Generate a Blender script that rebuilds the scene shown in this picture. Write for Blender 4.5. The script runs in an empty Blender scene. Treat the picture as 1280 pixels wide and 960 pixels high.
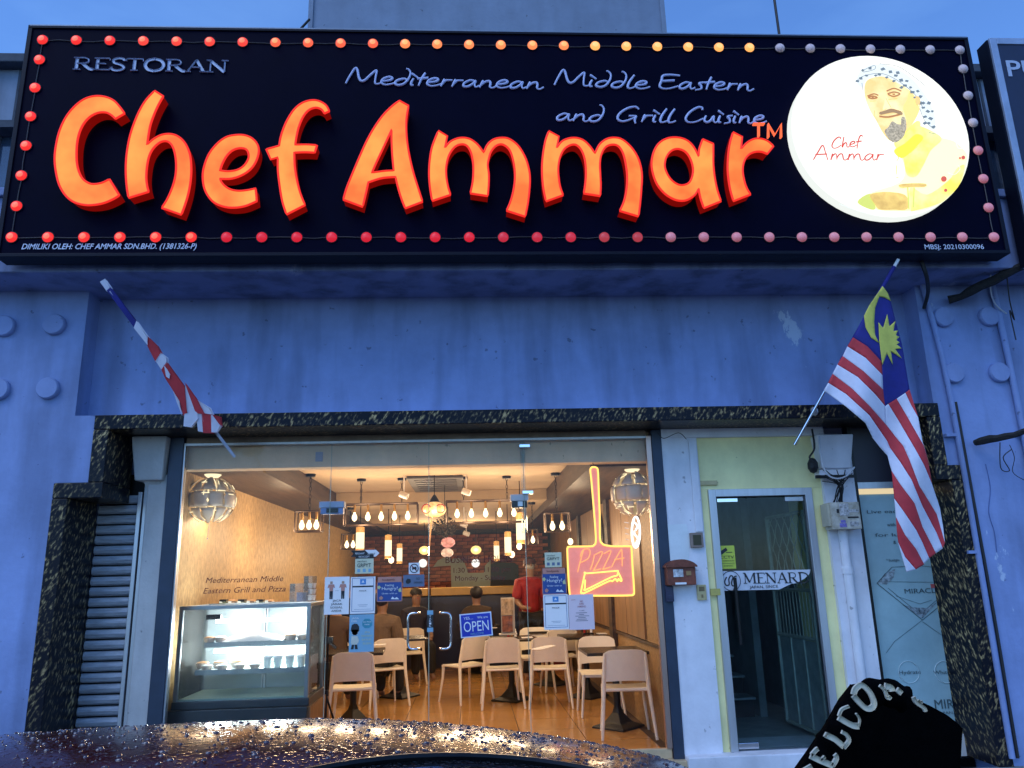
import bpy, math, random
from mathutils import Vector, Matrix
from mathutils.geometry import tessellate_polygon
random.seed(7)
R = math.radians
sc = bpy.context.scene
col = sc.collection

# ------------------------------------------------------------------ camera
F = 957.86
CAM = Vector((0, -6, 1.6))
PITCH, YAW, ROLL = R(14.097), R(3.312), R(-1.543)
_f = Vector((math.sin(YAW)*math.cos(PITCH), math.cos(YAW)*math.cos(PITCH), math.sin(PITCH)))
_r = Vector((math.cos(YAW), -math.sin(YAW), 0))
_u = _r.cross(_f)
RT = _r*math.cos(ROLL) + _u*math.sin(ROLL)
UP = -_r*math.sin(ROLL) + _u*math.cos(ROLL)
cd = bpy.data.cameras.new('camera')
cam = bpy.data.objects.new('camera', cd); col.objects.link(cam)
cam.matrix_world = Matrix(((RT.x, UP.x, -_f.x, CAM.x), (RT.y, UP.y, -_f.y, CAM.y), (RT.z, UP.z, -_f.z, CAM.z), (0, 0, 0, 1)))
cd.sensor_fit = 'HORIZONTAL'; cd.sensor_width = 36; cd.lens = F*36/1280
cd.clip_start = 0.05; cd.clip_end = 2000
sc.camera = cam

def ray(px, py):
    return RT*((px-640)/F) + UP*(-(py-480)/F) + _f
def at(px, py, Y):
    d = ray(px, py); return CAM + d*((Y-CAM.y)/d.y)
def atz(px, py, Z):
    d = ray(px, py); return CAM + d*((Z-CAM.z)/d.z)

# ------------------------------------------------------------------ world (dusk, sun just down behind the camera to the left)
SUN_EL, SUN_AZ = R(52), R(222)          # azimuth measured clockwise from +Y
w = bpy.data.worlds.new('World'); sc.world = w; w.use_nodes = True
nt = w.node_tree; nt.nodes.clear()
sky = nt.nodes.new('ShaderNodeTexSky'); sky.sky_type = 'NISHITA'; sky.sun_disc = False
sky.sun_elevation = SUN_EL; sky.sun_rotation = SUN_AZ
sky.air_density = 1.0; sky.dust_density = 0.3; sky.ozone_density = 4.0
tint = nt.nodes.new('ShaderNodeMix'); tint.data_type = 'RGBA'; tint.blend_type = 'MULTIPLY'
tint.inputs[0].default_value = 1; tint.inputs[7].default_value = (0.66, 0.94, 1.30, 1)
nt.links.new(sky.outputs[0], tint.inputs[6])
tc = nt.nodes.new('ShaderNodeTexCoord'); cn = nt.nodes.new('ShaderNodeTexNoise')
mp = nt.nodes.new('ShaderNodeMapping'); mp.inputs['Scale'].default_value = (1.5, 1.5, 5)
nt.links.new(tc.outputs['Generated'], mp.inputs[0]); nt.links.new(mp.outputs[0], cn.inputs['Vector'])
cn.inputs['Scale'].default_value = 2.2; cn.inputs['Detail'].default_value = 7
cr = nt.nodes.new('ShaderNodeValToRGB'); cr.color_ramp.elements[0].position = .5; cr.color_ramp.elements[1].position = .8
cr.color_ramp.elements[0].color = (1, 1, 1, 1); cr.color_ramp.elements[1].color = (1.45, 1.3, 1.15, 1)
nt.links.new(cn.outputs['Fac'], cr.inputs[0])
m2 = nt.nodes.new('ShaderNodeMix'); m2.data_type = 'RGBA'; m2.blend_type = 'MULTIPLY'; m2.inputs[0].default_value = 1
nt.links.new(tint.outputs[2], m2.inputs[6]); nt.links.new(cr.outputs[0], m2.inputs[7])
bg = nt.nodes.new('ShaderNodeBackground'); bg.inputs[1].default_value = 0.15
wo = nt.nodes.new('ShaderNodeOutputWorld')
nt.links.new(m2.outputs[2], bg.inputs[0]); nt.links.new(bg.outputs[0], wo.inputs[0])
sl = bpy.data.lights.new('sun', 'SUN'); sl.energy = 0.75; sl.angle = R(45); sl.color = (.80, .88, 1.0)
so = bpy.data.objects.new('sun', sl); col.objects.link(so)
so.rotation_euler = (R(90)-SUN_EL, 0, -SUN_AZ + math.pi)
sc.view_settings.view_transform = 'Standard'; sc.view_settings.look = 'None'
sc.view_settings.exposure = 0.5; sc.view_settings.gamma = 1
sc.cycles.use_denoising = True
sc.cycles.max_bounces = 8; sc.cycles.transparent_max_bounces = 16
sc.cycles.sample_clamp_indirect = 4

# ------------------------------------------------------------------ materials
MATS = {}
EMK = .74          # lit things are set for exposure 0.5
def mat(name, c=(.5, .5, .5), rough=.6, metal=0, var=.12, scale=6, bump=.0, bscale=40, em=None, es=1, coat=0, spec=.5, stretch=(1, 1, 1), dark=None):
    if name in MATS: return MATS[name]
    m = bpy.data.materials.new(name); m.use_nodes = True; n = m.node_tree; L = n.links
    b = n.nodes['Principled BSDF']
    b.inputs['Roughness'].default_value = rough; b.inputs['Metallic'].default_value = metal
    b.inputs['Coat Weight'].default_value = coat; b.inputs['Specular IOR Level'].default_value = spec
    t = n.nodes.new('ShaderNodeTexCoord'); mpn = n.nodes.new('ShaderNodeMapping'); mpn.inputs['Scale'].default_value = stretch
    L.new(t.outputs['Object'], mpn.inputs[0])
    ns = n.nodes.new('ShaderNodeTexNoise'); ns.inputs['Scale'].default_value = scale; ns.inputs['Detail'].default_value = 6
    ns.inputs['Roughness'].default_value = .65
    L.new(mpn.outputs[0], ns.inputs['Vector'])
    r = n.nodes.new('ShaderNodeValToRGB'); r.color_ramp.elements[0].position = .3; r.color_ramp.elements[1].position = .7
    d = dark if dark else tuple(x*(1-var*1.6) for x in c)
    r.color_ramp.elements[0].color = (*d, 1); r.color_ramp.elements[1].color = (*[min(1, x*(1+var)) for x in c], 1)
    L.new(ns.outputs['Fac'], r.inputs[0]); L.new(r.outputs[0], b.inputs['Base Color'])
    if bump:
        n2 = n.nodes.new('ShaderNodeTexNoise'); n2.inputs['Scale'].default_value = bscale; n2.inputs['Detail'].default_value = 4
        L.new(mpn.outputs[0], n2.inputs['Vector'])
        bp = n.nodes.new('ShaderNodeBump'); bp.inputs['Strength'].default_value = bump; bp.inputs['Distance'].default_value = .01
        L.new(n2.outputs['Fac'], bp.inputs['Height']); L.new(bp.outputs[0], b.inputs['Normal'])
    if em:
        b.inputs['Emission Color'].default_value = (*em, 1); b.inputs['Emission Strength'].default_value = es*EMK
    MATS[name] = m; return m
def noise_em(m, c1, c2, es, scale):
    n = m.node_tree; L = n.links; b = n.nodes['Principled BSDF']
    t = n.nodes.new('ShaderNodeTexCoord'); ns = n.nodes.new('ShaderNodeTexNoise'); ns.inputs['Scale'].default_value = scale
    ns.inputs['Detail'].default_value = 3; L.new(t.outputs['Object'], ns.inputs['Vector'])
    r = n.nodes.new('ShaderNodeValToRGB'); r.color_ramp.elements[0].position = .35; r.color_ramp.elements[1].position = .68
    r.color_ramp.elements[0].color = (*c1, 1); r.color_ramp.elements[1].color = (*c2, 1)
    L.new(ns.outputs['Fac'], r.inputs[0]); L.new(r.outputs[0], b.inputs['Emission Color']); b.inputs['Emission Strength'].default_value = es*EMK
def glow(name, c, es): return mat(name, tuple(x*.06 for x in c), .5, em=c, es=es, spec=.2)
def wear(name, c, c2, thr=.62, scale=3, rough=.75, bump=.25, stretch=(1, 1, .5), bscale=30, grime=.25):
    """painted plaster with flaked patches, vertical dirt and fine relief"""
    m = mat(name, c, rough, 0, .10, 2.5, bump, bscale)
    n = m.node_tree; L = n.links; b = n.nodes['Principled BSDF']
    src = b.inputs['Base Color'].links[0].from_socket
    t = n.nodes.new('ShaderNodeTexCoord'); mpn = n.nodes.new('ShaderNodeMapping'); mpn.inputs['Scale'].default_value = stretch
    L.new(t.outputs['Object'], mpn.inputs[0])
    ns = n.nodes.new('ShaderNodeTexNoise'); ns.inputs['Scale'].default_value = scale; ns.inputs['Detail'].default_value = 9; ns.inputs['Roughness'].default_value = .7
    L.new(mpn.outputs[0], ns.inputs['Vector'])
    r = n.nodes.new('ShaderNodeValToRGB'); r.color_ramp.elements[0].position = thr; r.color_ramp.elements[1].position = thr+.015
    L.new(ns.outputs['Fac'], r.inputs[0])
    mx = n.nodes.new('ShaderNodeMix'); mx.data_type = 'RGBA'; mx.inputs[7].default_value = (*c2, 1)
    L.new(r.outputs[0], mx.inputs[0]); L.new(src, mx.inputs[6])
    mp2 = n.nodes.new('ShaderNodeMapping'); mp2.inputs['Scale'].default_value = (2.3, 2.3, .35); L.new(t.outputs['Object'], mp2.inputs[0])
    n3 = n.nodes.new('ShaderNodeTexNoise'); n3.inputs['Scale'].default_value = 2; n3.inputs['Detail'].default_value = 8
    L.new(mp2.outputs[0], n3.inputs['Vector'])
    r3 = n.nodes.new('ShaderNodeValToRGB'); r3.color_ramp.elements[0].position = .32; r3.color_ramp.elements[1].position = .55
    r3.color_ramp.elements[0].color = (1-grime,)*3+(1,); r3.color_ramp.elements[1].color = (1, 1, 1, 1)
    L.new(n3.outputs['Fac'], r3.inputs[0])
    mx2 = n.nodes.new('ShaderNodeMix'); mx2.data_type = 'RGBA'; mx2.blend_type = 'MULTIPLY'; mx2.inputs[0].default_value = 1
    n4 = n.nodes.new('ShaderNodeTexNoise'); n4.inputs['Scale'].default_value = 14; n4.inputs['Detail'].default_value = 3; L.new(t.outputs['Object'], n4.inputs['Vector'])
    r4 = n.nodes.new('ShaderNodeValToRGB'); r4.color_ramp.elements[0].position = .70; r4.color_ramp.elements[1].position = .73
    r4.color_ramp.elements[0].color = (1, 1, 1, 1); r4.color_ramp.elements[1].color = (.55, .55, .55, 1); L.new(n4.outputs['Fac'], r4.inputs[0])
    mx4 = n.nodes.new('ShaderNodeMix'); mx4.data_type = 'RGBA'; mx4.blend_type = 'MULTIPLY'; mx4.inputs[0].default_value = 1
    L.new(mx.outputs[2], mx4.inputs[6]); L.new(r4.outputs[0], mx4.inputs[7]); mx = mx4
    L.new(mx.outputs[2], mx2.inputs[6]); L.new(r3.outputs[0], mx2.inputs[7]); L.new(mx2.outputs[2], b.inputs['Base Color'])
    return m
def glass_mat(name, tintc=(1, 1, 1), rough=.0, ior=1.45, haze=.0):
    m = bpy.data.materials.new(name); m.use_nodes = True; n = m.node_tree; n.nodes.clear(); L = n.links
    o = n.nodes.new('ShaderNodeOutputMaterial'); tr = n.nodes.new('ShaderNodeBsdfTransparent'); tr.inputs[0].default_value = (*tintc, 1)
    g = n.nodes.new('ShaderNodeBsdfGlossy'); g.inputs['Roughness'].default_value = rough
    fr = n.nodes.new('ShaderNodeFresnel'); fr.inputs[0].default_value = ior
    mx = n.nodes.new('ShaderNodeMixShader'); L.new(fr.outputs[0], mx.inputs[0]); L.new(tr.outputs[0], mx.inputs[1]); L.new(g.outputs[0], mx.inputs[2])
    out = mx
    if haze:
        df = n.nodes.new('ShaderNodeBsdfDiffuse'); df.inputs[0].default_value = (.8, .8, .8, 1)
        m3 = n.nodes.new('ShaderNodeMixShader'); m3.inputs[0].default_value = haze
        L.new(mx.outputs[0], m3.inputs[1]); L.new(df.outputs[0], m3.inputs[2]); out = m3
    L.new(out.outputs[0], o.inputs[0]); MATS[name] = m; return m

wallblue = wear('blue_wall_paint', (.235, .312, .56), (.46, .54, .70), .655, 2.0, grime=.30)
beamblue = wear('beam_paint', (.20, .25, .44), (.30, .34, .48), .66, 2.2, grime=.5)
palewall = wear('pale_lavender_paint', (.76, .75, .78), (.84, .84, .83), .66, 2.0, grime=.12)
yellowp = wear('pale_yellow_paint', (.93, .83, .40), (.68, .62, .45), .70, 3.5, grime=.08)
greyplaster = wear('grey_plaster', (.55, .53, .50), (.66, .65, .62), .64, 3, grime=.2)
beigep = wear('beige_bulkhead_paint', (.66, .53, .36), (.58, .47, .33), .7, 3, grime=.1)
signnavy = mat('navy_sign_panel', (.0012, .0012, .011), .5, 0, .1, 3, spec=.03)
signframe = mat('dark_sign_frame', (.003, .004, .012), .5, 0, .1, 3, spec=.15)
bulb_red = glow('red_lit_lamp', (1, .06, .04), 1.0)
black = mat('black_plastic', (.012, .012, .014), .4, 0, .2, 8)
blackm = mat('black_metal', (.015, .015, .016), .35, .6, .2, 8)
navyframe = mat('navy_window_frame', (.030, .045, .075), .45, .2, .15, 5)
alu = mat('brushed_aluminium', (.52, .52, .54), .35, .7, .08, 20, stretch=(1, 1, .05))
chrome = mat('chrome', (.8, .8, .82), .12, 1, .02, 5)
white = mat('white_print', (.8, .8, .8), .5, 0, .02, 5)
ink = mat('black_print', (.015, .015, .018), .5, 0, .02, 5)
redink = mat('red_print', (.35, .03, .03), .5, 0, .05, 5)
maroon = mat('maroon_vinyl_lettering', (.10, .012, .010), .5, 0, .05, 5)
blueink = mat('blue_print', (.02, .06, .32), .5, 0, .04, 5)
cablem = mat('black_cable', (.01, .01, .012), .6, 0, .1, 5)
cablew = mat('grey_cable', (.5, .52, .56), .6, 0, .1, 5)
glass = glass_mat('shop_glass', (.995, .995, .99), 0, 1.22)
darkglass = glass_mat('door_glass', (.80, .88, .88), 0, 1.35)
casegl = glass_mat('case_glass', (.98, 1, .985), 0, 1.3, .02)

# ------------------------------------------------------------------ mesh helpers
def wloc(o):
    v = Vector((0, 0, 0))
    while o: v += o.location; o = o.parent
    return v
class MB:
    def __init__(s): s.v = []; s.f = []
    def add(s, vs, fs):
        k = len(s.v); s.v += [Vector(a) for a in vs]; s.f += [tuple(i+k for i in f) for f in fs]; return s
    def box(s, a, b, rz=0, c=None):
        (x0, y0, z0), (x1, y1, z1) = a, b
        vs = [Vector(p) for p in ((x0, y0, z0), (x1, y0, z0), (x1, y1, z0), (x0, y1, z0), (x0, y0, z1), (x1, y0, z1), (x1, y1, z1), (x0, y1, z1))]
        if rz:
            c = Vector(c) if c else (Vector(a)+Vector(b))/2
            M = Matrix.Rotation(rz, 3, 'Z'); vs = [M@(p-c)+c for p in vs]
        return s.add(vs, [(0, 3, 2, 1), (4, 5, 6, 7), (0, 1, 5, 4), (1, 2, 6, 5), (2, 3, 7, 6), (3, 0, 4, 7)])
    def tube(s, pts, r, n=8, cap=True, closed=False):
        pts = [Vector(p) for p in pts]; N = len(pts); rs = r if isinstance(r, (list, tuple)) else [r]*N
        k = len(s.v); prev = None
        for i, p in enumerate(pts):
            if closed: t = pts[(i+1) % N]-pts[i-1]
            else: t = pts[min(i+1, N-1)]-pts[max(i-1, 0)]
            if t.length < 1e-9: t = Vector((0, 0, 1))
            t.normalize()
            if prev is None:
                a = Vector((0, 0, 1)) if abs(t.z) < .9 else Vector((1, 0, 0)); u = t.cross(a).normalized()
            else:
                u = prev - t*prev.dot(t)
                u = u.normalized() if u.length > 1e-6 else t.orthogonal().normalized()
            prev = u; v = t.cross(u)
            for j in range(n):
                an = 2*math.pi*j/n; s.v.append(p+(u*math.cos(an)+v*math.sin(an))*rs[i])
        for i in range(N if closed else N-1):
            i2 = (i+1) % N
            for j in range(n):
                j2 = (j+1) % n; s.f.append((k+i*n+j, k+i*n+j2, k+i2*n+j2, k+i2*n+j))
        if cap and not closed:
            s.f.append(tuple(k+j for j in range(n))[::-1]); s.f.append(tuple(k+(N-1)*n+j for j in range(n)))
        return s
    def cyl(s, a, b, r, n=16): return s.tube([a, b], r, n)
    def lathe(s, c, prof, n=16, axis='Z', sx=1, sy=1):
        c = Vector(c); k = len(s.v)
        for (r, h) in prof:
            for j in range(n):
                an = 2*math.pi*j/n; x, y = r*math.cos(an)*sx, r*math.sin(an)*sy
                p = Vector((x, y, h)) if axis == 'Z' else (Vector((x, -h, y)) if axis == 'Y' else Vector((h, x, y)))
                s.v.append(c+p)
        for i in range(len(prof)-1):
            for j in range(n):
                j2 = (j+1) % n; s.f.append((k+i*n+j, k+i*n+j2, k+(i+1)*n+j2, k+(i+1)*n+j))
        if prof[0][0] > 1e-6: s.f.append(tuple(k+j for j in range(n))[::-1])
        if prof[-1][0] > 1e-6: s.f.append(tuple(k+(len(prof)-1)*n+j for j in range(n)))
        return s
    def ball(s, c, r, n=12, sz=1):
        m = max(4, n//2)
        return s.lathe(c, [(max(1e-5, r*math.sin(math.pi*i/m)), -r*sz*math.cos(math.pi*i/m)) for i in range(m+1)], n)
    def slab(s, outer, holes, n, d):
        """outline (list of 3D points, coplanar) given depth d along vector n"""
        n = Vector(n)*d; loops = [list(map(Vector, outer))]+[list(map(Vector, h)) for h in holes]
        flat = [p for l in loops for p in l]; k = len(s.v); N = len(flat)
        tris = tessellate_polygon(loops)
        s.v += flat+[p+n for p in flat]
        for t in tris: s.f.append((k+t[0], k+t[1], k+t[2])); s.f.append((k+N+t[2], k+N+t[1], k+N+t[0]))
        o = 0
        for l in loops:
            m = len(l)
            for i in range(m):
                a, b = o+i, o+(i+1) % m; s.f.append((k+a, k+b, k+N+b, k+N+a))
            o += m
        return s
    def ribbon(s, pts, w, n, d):
        """stroke of width w (number or list) lying in a plane with normal n, thickness d"""
        pts = [Vector(p) for p in pts]; n = Vector(n).normalized(); N = len(pts); L, Rr = [], []
        for i, p in enumerate(pts):
            t = pts[min(i+1, N-1)]-pts[max(i-1, 0)]
            if t.length < 1e-9: t = Vector((1, 0, 0))
            q = t.normalized().cross(n); ww = (w[i] if isinstance(w, (list, tuple)) else w)/2
            L.append(p+q*ww); Rr.append(p-q*ww)
        k = len(s.v); s.v += L+Rr+[a+n*d for a in L]+[a+n*d for a in Rr]
        for i in range(N-1):
            a, b = k+i, k+i+1
            s.f += [(a+2*N, b+2*N, b+3*N, a+3*N), (a, b, b+2*N, a+2*N), (b+N, a+N, a+3*N, b+3*N)]
        s.f += [(k, k+2*N, k+3*N, k+N), (k+N-1, k+2*N-1, k+4*N-1, k+3*N-1)]
        return s
    def build(s, name, m, parent=None, smooth=False, bev=0, local=False):
        off = Vector((0, 0, 0)) if (local or not parent) else wloc(parent)
        me = bpy.data.meshes.new(name); me.from_pydata([tuple(p-off) for p in s.v], [], s.f); me.validate(); me.update()
        if smooth:
            for p in me.polygons: p.use_smooth = True
            try: me.set_sharp_from_angle(angle=R(40))
            except Exception: pass
        for mm in (m if isinstance(m, list) else [m]): me.materials.append(mm)
        o = bpy.data.objects.new(name, me); col.objects.link(o)
        if parent: o.parent = parent
        if bev:
            b = o.modifiers.new('bevel', 'BEVEL'); b.width = bev; b.segments = 2; b.limit_method = 'ANGLE'
        return o
def tag(o, label=None, cat=None, group=None, kind=None):
    if label: o['label'] = label
    if cat: o['category'] = cat
    if group: o['group'] = group
    if kind: o['kind'] = kind
    return o
def thing(name, loc, label, cat, group=None):
    o = bpy.data.objects.new(name, None); o.empty_display_size = .1; col.objects.link(o); o.location = loc
    return tag(o, label, cat, group)
def dup(o, parent=None):
    c = o.copy(); col.objects.link(c); c.parent = parent
    for ch in list(o.children): dup(ch, c)
    return c
def lamp(name, loc, e, c, parent, r=.05, kind='POINT'):
    l = bpy.data.lights.new(name, kind); l.energy = e*.80; l.color = c
    if kind == 'POINT': l.shadow_soft_size = r
    o = bpy.data.objects.new(name, l); col.objects.link(o); o.location = Vector(loc)-wloc(parent); o.parent = parent; return o
def cat(pts, k=5, closed=False):
    """Catmull-Rom through points"""
    P = [Vector(p) for p in pts]; N = len(P); out = []
    if N < 3 and not closed: return P
    for i in range(N if closed else N-1):
        if closed: a, b, c, d = P[i-1], P[i], P[(i+1) % N], P[(i+2) % N]
        else: a, b, c, d = P[max(i-1, 0)], P[i], P[i+1], P[min(i+2, N-1)]
        for j in range(k):
            t = j/k; out.append(.5*((2*b)+(c-a)*t+(2*a-5*b+4*c-d)*t*t+(3*b-a-3*c+d)*t**3))
    if not closed: out.append(P[-1])
    return out
def outline(pts, k=5):
    """closed outline; points with a third value are corners"""
    N = len(pts); ci = [i for i, p in enumerate(pts) if len(p) > 2]
    if not ci: return cat([Vector((p[0], p[1], 0)) for p in pts], k, True)
    out = []
    for q, i in enumerate(ci):
        j = ci[(q+1) % len(ci)]; j = j if j > i else j+N
        seg = [Vector((pts[m % N][0], pts[m % N][1], 0)) for m in range(i, j+1)]
        out += cat(seg, k)[:-1]
    return out
def text_mesh(body, x, z, size, Y, width=None, shear=0, align='LEFT', bold=0):
    """built-in font text as an MB lying in the plane y=Y, facing -y; x,z = baseline start; fitted to width"""
    c = bpy.data.curves.new('lettering', 'FONT'); c.body = body; c.size = 1; c.shear = shear; c.align_x = align
    c.extrude = .012; c.resolution_u = 3; c.offset = bold
    o = bpy.data.objects.new('lettering', c); col.objects.link(o); bpy.context.view_layer.update()
    dg = bpy.context.evaluated_depsgraph_get(); me = bpy.data.meshes.new_from_object(o.evaluated_get(dg))
    xs = [v.co.x for v in me.vertices] or [0, 1]; x0, x1 = min(xs), max(xs)
    sx = width/(x1-x0) if width else size
    mb = MB(); off = x0 if align == 'LEFT' else 0
    mb.add([(x+(v.co.x-off)*sx, Y-v.co.z*min(size, .15)-.002, z+v.co.y*size) for v in me.vertices], [tuple(p.vertices) for p in me.polygons])
    bpy.data.objects.remove(o); bpy.data.meshes.remove(me); bpy.data.curves.remove(c)
    return mb

# ------------------------------------------------------------------ the ground
def structure(name, mb, m, **k): return tag(mb.build(name, m, **k), kind='structure')
asphalt = mat('asphalt', (.05, .05, .052), .8, 0, .3, 12, .5, 120)
paving = mat('concrete_paving', (.22, .22, .22), .8, 0, .2, 5, .3, 60)
structure('ground', MB().box((-400, -400, -.3), (400, 400, -.004)), asphalt)
structure('road', MB().box((-60, -14, -.2), (60, -2.2, 0)), asphalt)
structure('pavement', MB().box((-20, -2.2, -.1), (20, .0, .14)), paving)

# ------------------------------------------------------------------ the shophouse facade
XL, XR = -3.15, 3.985          # outer edges of the marble portal
house = thing('shophouse', (0, .3, 0), 'two-storey shophouse painted blue behind the illuminated restaurant sign', 'building')
YS = -.60                      # face of the big sign
m = MB().box((-9, 0, .0), (XL, .45, 3.93)).box((XL, 0, 2.38), (-2.90, .45, 2.90)).box((XL, 0, 2.90), (-3.06, .45, 3.93))
m.build('wall', wallblue, house)
m = MB().box((XR, 0, .0), (9, .45, 3.93)).box((3.86, 0, 2.385), (XR, .45, 2.90)).box((3.835, 0, 2.90), (XR, .45, 3.93))
m.build('wall', wallblue, house)
MB().box((-3.06, .2, 2.895), (3.835, .45, 3.93)).build('recessed_panel', wallblue, house)
MB().box((-3.058, .03, 2.895), (3.833, .199, 2.903)).build('ledge', wallblue, house)
MB().box((-9, -.40, 3.93), (9, .45, 4.55)).build('canopy_beam', beamblue, house, bev=.01)
MB().box((-9, -.44, 4.55), (9, .45, 4.62)).build('canopy_ledge', beamblue, house, bev=.008)
MB().box((-9, .905, -.1), (-2.46, 1.0, 4.0)).build('inner_wall', greyplaster, house)
MB().box((1.55, .905, 2.72), (9, 1.0, 4.0)).box((3.1, .915, -.1), (9, 1.0, 2.72)).build('inner_wall', greyplaster, house)
# upper storey seen past both ends of the sign
concrete = wear('weathered_concrete', (.22, .27, .36), (.38, .44, .52), .60, 3, grime=.35)
darkc = mat('dark_concrete', (.05, .06, .08), .8, 0, .3, 6)
MB().box((-9, .30, 4.62), (9, .8, 4.75)).build('upper_wall', concrete, house)
MB().box((-9, .30, 5.62), (9, .8, 6.20)).build('upper_wall', concrete, house)
MB().box((-9, .18, 6.20), (9, .9, 6.29)).build('coping', darkc, house, bev=.01)
MB().box((-9, .20, 5.55), (9, .5, 5.62)).build('lintel', darkc, house)
MB().box((-9, .20, 4.70), (9, .5, 4.76)).build('sill', darkc, house)
winmat = mat('upper_window_glass', (.05, .08, .13), .08, 0, .3, 3, spec=.8)
for x0 in (-8.6, -6.9, -5.2, 4.6, 6.3):
    f = MB().box((x0, .36, 4.76), (x0+1.5, .42, 5.55)).build('window', winmat, house)
    for xx in (x0, x0+.5, x0+1.0, x0+1.46): MB().box((xx, .33, 4.76), (xx+.04, .359, 5.55)).build('mullion', alu, f)
for xx in (-6.2, -4.9, -4.05, 5.0, 5.6): MB().box((xx, .285, 5.63), (xx+.02, .299, 6.19)).build('panel_joint', darkc, house)
# grey plastered stair tower rising behind the sign
tl, tr = at(388, 20, 1.2), at(829, 20, 1.2)
towerm = wear('tower_plaster', (.20, .25, .34), (.26, .31, .40), .66, 1.2, stretch=(1, 1, .4), grime=.14)
tow = MB().box((tl.x, 1.2, 4.5), (tr.x, 4.5, 10.5)).build('stair_tower', towerm)
tag(tow, 'tall blank grey plastered tower rising above the middle of the sign', 'tower')
MB().box((tl.x-.02, 1.18, 4.5), (tl.x+.03, 1.22, 10.5)).build('corner_bead', concrete, tow)
MB().box((tr.x-.03, 1.18, 4.5), (tr.x+.02, 1.22, 10.5)).build('corner_bead', concrete, tow)
tow.parent = None
a = at(968, 0, 1.0)
rod = MB().tube([(a.x+.02, 1, 5.6), (a.x, 1, a.z), (a.x-.02, 1, 8.4)], .014, 6).build('antenna_rod', blackm)
tag(rod, 'thin dark antenna rod standing against the sky right of the tower', 'antenna')

# round plaster studs on both piers
studm = wear('stud_paint', (.245, .315, .55), (.3, .4, .62), .7, 5, grime=.1)
for i, (px, py) in enumerate([(4, 407), (67, 405), (-3, 486), (59, 485), (1180, 396), (1237, 395), (1193, 466), (1250, 465)]):
    c = at(px, py, -.03)
    MB().lathe((c.x, 0, c.z), [(.086, -.002), (.086, .030), (.078, .042), (.001, .045)], 24, 'Y').build('round_stud', studm, house)

# marble portal: one slab per member, mitred by butting, full depth of the reveal
def marble():
    m = mat('black_gold_marble', (.010, .011, .016), .30, 0, .3, 6, spec=.12)
    n = m.node_tree; L = n.links; b = n.nodes['Principled BSDF']
    t = n.nodes.new('ShaderNodeTexCoord'); mp = n.nodes.new('ShaderNodeMapping')
    mp.inputs['Scale'].default_value = (50, 50, 2.0)
    ra = n.nodes.new('ShaderNodeMapping'); ra.inputs['Rotation'].default_value = (0, 0, R(-45)); rb = n.nodes.new('ShaderNodeMapping'); rb.inputs['Rotation'].default_value = (0, R(-38), 0)
    L.new(t.outputs['Object'], ra.inputs[0]); L.new(ra.outputs[0], rb.inputs[0]); L.new(rb.outputs[0], mp.inputs[0])
    ns = n.nodes.new('ShaderNodeTexNoise'); ns.inputs['Scale'].default_value = 1.0; ns.inputs['Detail'].default_value = 2.5; ns.inputs['Roughness'].default_value = .5
    L.new(mp.outputs[0], ns.inputs['Vector'])
    r = n.nodes.new('ShaderNodeValToRGB'); e = r.color_ramp.elements
    e[0].position = .49; e[0].color = (.005, .006, .012, 1); e[1].position = .70; e[1].color = (.56, .41, .19, 1)
    k = r.color_ramp.elements.new(.57); k.color = (.08, .06, .035, 1)
    L.new(ns.outputs['Fac'], r.inputs[0])
    n2 = n.nodes.new('ShaderNodeTexNoise'); n2.inputs['Scale'].default_value = 1.4; n2.inputs['Detail'].default_value = 3; L.new(t.outputs['Object'], n2.inputs['Vector'])
    r2 = n.nodes.new('ShaderNodeValToRGB'); r2.color_ramp.elements[0].position = .38; r2.color_ramp.elements[1].position = .60
    L.new(n2.outputs['Fac'], r2.inputs[0])
    mx = n.nodes.new('ShaderNodeMix'); mx.data_type = 'RGBA'; mx.inputs[6].default_value = (.010, .011, .016, 1)
    mth = n.nodes.new('ShaderNodeMath'); mth.operation = 'MULTIPLY_ADD'; mth.inputs[1].default_value = .78; mth.inputs[2].default_value = .22
    L.new(r2.outputs[0], mth.inputs[0]); L.new(mth.outputs[0], mx.inputs[0]); L.new(r.outputs[0], mx.inputs[7]); L.new(mx.outputs[2], b.inputs['Base Color'])
    return m
marb = marble()
portal = thing('marble_portal', (.4, 0, 0), 'black and gold streaked marble portal stepped around the shop opening', 'portal')
ZI = 2.785; b_ = .115
MB().box((-2.90, -.02, ZI), (3.86, .46, 2.898)).build('lintel', marb, portal, bev=.006)
MB().box((-2.90, -.02, 2.378), (-2.90+b_, .46, ZI-.002)).build('upper_jamb', marb, portal, bev=.006)
MB().box((XL, -.02, 2.26), (-2.90+b_, .46, 2.376)).build('step', marb, portal, bev=.006)
MB().box((XL, -.02, 0.14), (XL+b_, .46, 2.258)).build('jamb', marb, portal, bev=.006)
MB().box((3.745, -.02, 2.383), (3.86, .46, ZI-.002)).build('upper_jamb', marb, portal, bev=.006)
MB().box((3.745, -.02, 2.265), (XR, .46, 2.381)).build('step', marb, portal, bev=.006)
MB().box((XR-b_, -.02, 0.14), (XR, .46, 2.263)).build('jamb', marb, portal, bev=.006)

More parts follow.
